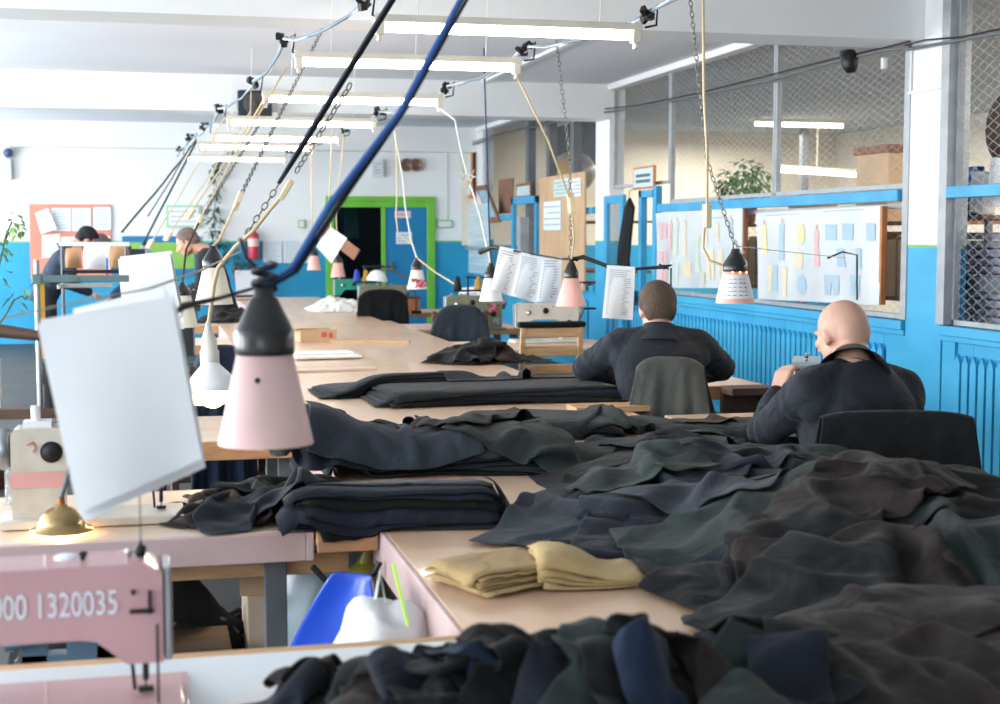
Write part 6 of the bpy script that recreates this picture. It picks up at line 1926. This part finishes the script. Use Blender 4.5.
a = at(404, 299, Y=14.0); e = at(420, 310, Y=14.0)
b = MB(); b.bx(a.x, e.x, 14.0, 14.15, TZ+.001, TZ+.13); obj('box_body', b, oranw, t, bev=.004)
b = MB(); b.bx(a.x-.005, e.x+.005, 13.995, 14.155, TZ+.131, TZ+.15); obj('lid', b, darkw, t, bev=.003)
# orange lit scraps on the brown-haired man's desk
sc_ = at(610, 378, Z=TZ)
crumple('fabric_piece', 'rust-lit scrap of brown cloth under the left forearm of the brown-haired man', 'fabric piece', (2.22, 6.95, TZ+.001), .1, .12, .05, FAB['dbrown'], seed=3.1)
# brown paper pieces and white sheet on the rail over the dark machine
kraft = mat('kraft_paper', 'b98d66', .75, var=.12, scale=6)
Yr = 9.0
a, e = at(62, 244, Y=Yr), at(126, 244, Y=Yr)
t = thing('drying_rail', 'white rail on two posts holding brown paper among the standing men', 'rail', ((a.x+e.x)/2, Yr, 0))
b = MB(); b.bx(a.x-.02, e.x+.02, Yr-.01, Yr+.01, a.z-.012, a.z+.012); obj('rail', b, alum, t)
for x in (a.x, e.x):
    b = MB(); b.cyl((x, Yr, 0), (x, Yr, a.z-.013), .010); obj('post', b, dgrey, t)
b = MB(); b.bx(a.x, e.x, Yr-.03, Yr+.03, at(70, 270, Y=Yr).z-.02, at(70, 270, Y=Yr).z); obj('shelf', b, blackm, t)
for (x0, y0, x1, y1), m, lab in (((66, 248, 82, 268), kraft, 'left brown paper pattern hanging on the white rail'), ((84, 246, 110, 269), paperm, 'white paper between the two brown patterns on the rail'), ((110, 244, 129, 268), kraft, 'right brown paper pattern hanging on the white rail')):
    sheet_paper('hanging_paper', lab, [(x0, y0), (x1, y0-1), (x1-1, y1), (x0+1, y1)], 8.95, 0, .03, m)
b = MB(); p = at(107, 258, d=8.8); b.bar(p, p+Vector((0, 0, -.12)), .012, .012); tag(obj('hanging_strip', b, mat('blue_strip', '2f6fd0', .5)), 'short bright blue strip hanging before the white paper on the rail', 'strip')
# black box on the left beside the rail
a, e = at(129, 249, Y=10.4), at(145, 257, Y=10.4)
b = MB(); b.bx(a.x, e.x, 10.4, 10.5, TZ, a.z); tag(obj('dark_cabinet', b, mat('dark_case', '1d242b', .6), bev=.006), 'tall dark case standing behind the brown paper at left', 'case')
table('left desk under the tall dark case', -.2, .556, 10.1, 10.8, palep, plyd, apron=.07, aprons='FB')

# ------------------------------------------------------------------ under the near desks
t = thing('carton', 'tall pale carton open at the top under the pink edged desk', 'carton', (.22, 3.95, 0))
a, e = at(247, 592, Y=3.95), at(272, 640, Y=3.95)
b = MB(); b.bx(a.x, e.x, 3.95, 4.2, 0, a.z); obj('box_walls', b, mat('pale_carton', 'c8b6a0', .8, var=.1), t, bev=.004)
b = MB(); b.box((a.x+.02, 3.93, a.z+.03), (.08, .005, .07), (R(-20), 0, 0)); obj('flap', b, card, t)
crumple('fabric_scraps', 'dark scraps with pale ravelled edges piled under the pink edged desk', 'scraps', (-.02, 4.12, .0), .42, .25, .58, mat('fabric_scrap_mix', '12151b', .9, col2='9a9aa2', scale=28, ramp=(.62, .72), bump=.5, bscale=30), seed=9.1)['kind'] = 'stuff'  # scrap heap enlarged to stand in for the dark under the desk
crumple('fabric_scraps', 'dark cloth with white zigzag trim heaped beside the pale carton', 'scraps', (.30, 4.2, .0), .2, .2, .52, mat('fabric_trim_mix', '161620', .9, col2='b8b4c0', scale=16, ramp=(.64, .68), bump=.5, bscale=20), seed=4.4)['kind'] = 'stuff'
t = thing('wooden_stool', 'low brown wood stool under the pink edged desk', 'stool', (-.1, 3.7, 0))
a = at(185, 640, Y=3.95)
b = MB(); b.bx(a.x-.12, a.x+.12, 3.84, 4.08, a.z-.03, a.z); obj('seat', b, darkw, t, bev=.004)
for sx in (-1, 1):
    for sy in (-1, 1):
        b = MB(); b.bx(a.x+sx*.09-.018, a.x+sx*.09+.018, 3.96+sy*.09-.018, 3.96+sy*.09+.018, 0, a.z-.03); obj('leg', b, darkw, t)
def sack(name, label, cat, c, r, m, seed=0., neck=True):
    t = thing(name, label, cat, (c[0], c[1], c[2]-r[2]))
    b = MB(); b.ell(c, tuple(r), None, 28, 18); r = tuple(r)
    vs = []
    for v in b.v:
        p = Vector(v); n = noise.noise(p*(7 if neck else 15)+Vector((seed, 0, 0))); d_ = (p-Vector(c))
        vs.append(tuple(p+d_*((.14 if neck else .34)*n+(0 if neck else .25*abs(noise.noise(p*16))))))
    b.v = vs
    obj('bag_body', b, m, t)
    if neck:
        b = MB(); top_ = Vector(c)+Vector((0, 0, r[2]*.95)); b.lathe([(r[0]*.3, -.02), (r[0]*.14, .02), (r[0]*.3, .06), (r[0]*.36, .075)], top_, (.2, 0, 1), 14); obj('bag_neck', b, m, t)
    return t
p = at(338, 585, Y=3.95)
sack('plastic_sack', 'stuffed pale blue-white sack under the wooden leaf by the table corner', 'sack', (p.x, 3.98, .42), (.17, .15, .28), mat('pale_blue_sack', 'b9d0da', .4, var=.08, bump=.4, bscale=14), 1.1)
p = at(365, 600, Y=3.72)
sack('plastic_bag', 'olive yellow translucent bag hanging left of the table corner', 'bag', (p.x, 3.72, .46), (.085, .08, .2), mat('olive_bag_film', '8a8430', .3, var=.2, trans=.2, bump=.4, bscale=18), 2.2)
p = at(384, 612, Y=2.95)
t = sack('plastic_bag', 'crumpled white carrier bag against the pink table side', 'bag', (p.x, 2.98, .60), (.095, .09, .13), mat('white_bag_film', 'e6e9ea', .4, bump=.7, bscale=16), 5.2, neck=False)
b = MB(); a = at(380, 572, Y=2.98); b.tube([(p.x-.03, 2.98, .64), (a.x, 2.98, a.z), (p.x+.02, 2.98, .65)], .014, 6, flat=.3); obj('handle', b, MATS['white_bag_film'], t)
a, e = at(393, 563, d=2.78), at(408, 626, d=2.75)
b = MB(); b.bar(a, e, .004, .013, 0, (0, 1, 0)); tag(obj('hanging_neon_strip', b, mat('neon_green', 'b4f000', .5, emit='a8e800', estr=.25)), 'neon green-yellow strip hanging down by the table corner', 'strip')
b = MB(); b.tube([at(x, y, d=3.6) for x, y in ((312, 566), (325, 580), (345, 587), (362, 583), (375, 572), (380, 562))], .008, 7); tag(obj('hanging_cable', b, blackm), 'black cable looping under the wooden leaf at the table corner', 'cord')
# blue metal mechanism under the front machine
t = thing('machine_pedal_frame', 'blue grey metal linkage seen below the pink machine arm', 'machine frame', (-.3, 3.0, .0))
gb = mat('blue_grey_metal', '6d8fa6', .5, .2)
a, e = at(22, 640, Y=3.1), at(118, 648, Y=3.1)
b = MB(); b.bx(a.x, e.x, 3.08, 3.12, e.z-.03, e.z); b.bx(a.x, a.x+.05, 3.08, 3.12, 0, a.z+.06); b.bx(e.x-.05, e.x, 3.08, 3.12, 0, e.z); b.bx(a.x+.09, a.x+.15, 3.07, 3.13, e.z-.03, a.z+.08); b.tube([(a.x-.03, 3.06, a.z), (a.x+.1, 3.06, a.z+.02), (a.x+.24, 3.06, a.z-.03)], .012, 7); obj('bracket', b, gb, t)
# ------------------------------------------------------------------ light
w = bpy.data.worlds.new('world'); scene.world = w
w.use_nodes = True
bg = w.node_tree.nodes['Background']
bg.inputs['Color'].default_value = (.88, .95, 1.0, 1)
bg.inputs['Strength'].default_value = 1.2


def area(name, loc, rot, sx, sy, power, col):
    l = bpy.data.lights.new(name, 'AREA'); l.shape = 'RECTANGLE'; l.size = sx; l.size_y = sy; l.energy = power; l.color = col
    o = bpy.data.objects.new(name, l); COL.objects.link(o); o.location = loc; o.rotation_euler = rot
    return o


for i, (y0, y1) in enumerate(wins):
    area('window_daylight', (XL-.05, (y0+y1)/2, 1.8), (0, R(-90), 0), 1.9, y1-y0, 95*(y1-y0)*(.7, .9, 1.15, 1.1, 1., .8)[i], (.93, .97, 1.0))
for y in (6, 12, 18):
    area('store_room_light', (8, y, 2.9), (0, 0, 0), 1.6, 4.5, 220, (1, .95, .86))


area('front_fill_light', (-2.2, YF+.05, 1.9), (R(-90), 0, 0), 3.5, 1.9, 55, (.9, .95, 1.0))  # added fill light behind the camera; that wall has no window


def point(name, loc, power, col, r=.03):
    l = bpy.data.lights.new(name, 'POINT'); l.energy = power; l.color = col; l.shadow_soft_size = r
    o = bpy.data.objects.new(name, l); COL.objects.link(o); o.location = loc
    return o


area('store_room_light', (6.2, 7.6, 2.95), (0, 0, 0), 1.2, 2.0, 60, (1, .97, .92))  # added fill to brighten the folded bundles, no fixture there
point('corridor_light', (2.9, YB+1.6, 2.3), 4, (.7, .9, 1))  # weak bluish point light beyond the doorway, without a fixture
scene.view_settings.view_transform = 'Standard'
scene.view_settings.look = 'None'
scene.view_settings.exposure = 0.03
scene.cycles.use_denoising = True

point('lamp_bulb_light', lamp2+Vector((0, 0, .02)), 6, (1, .72, .42), .03)
point('lamp_bulb_light', Vector((2.3, 7.0, 1.02)), 5, (1, .62, .35), .03)
point('lamp_bulb_light', Vector((c_brass.x, c_brass.y, c_brass.z+.02)), 1.2, (1, .7, .4), .02)
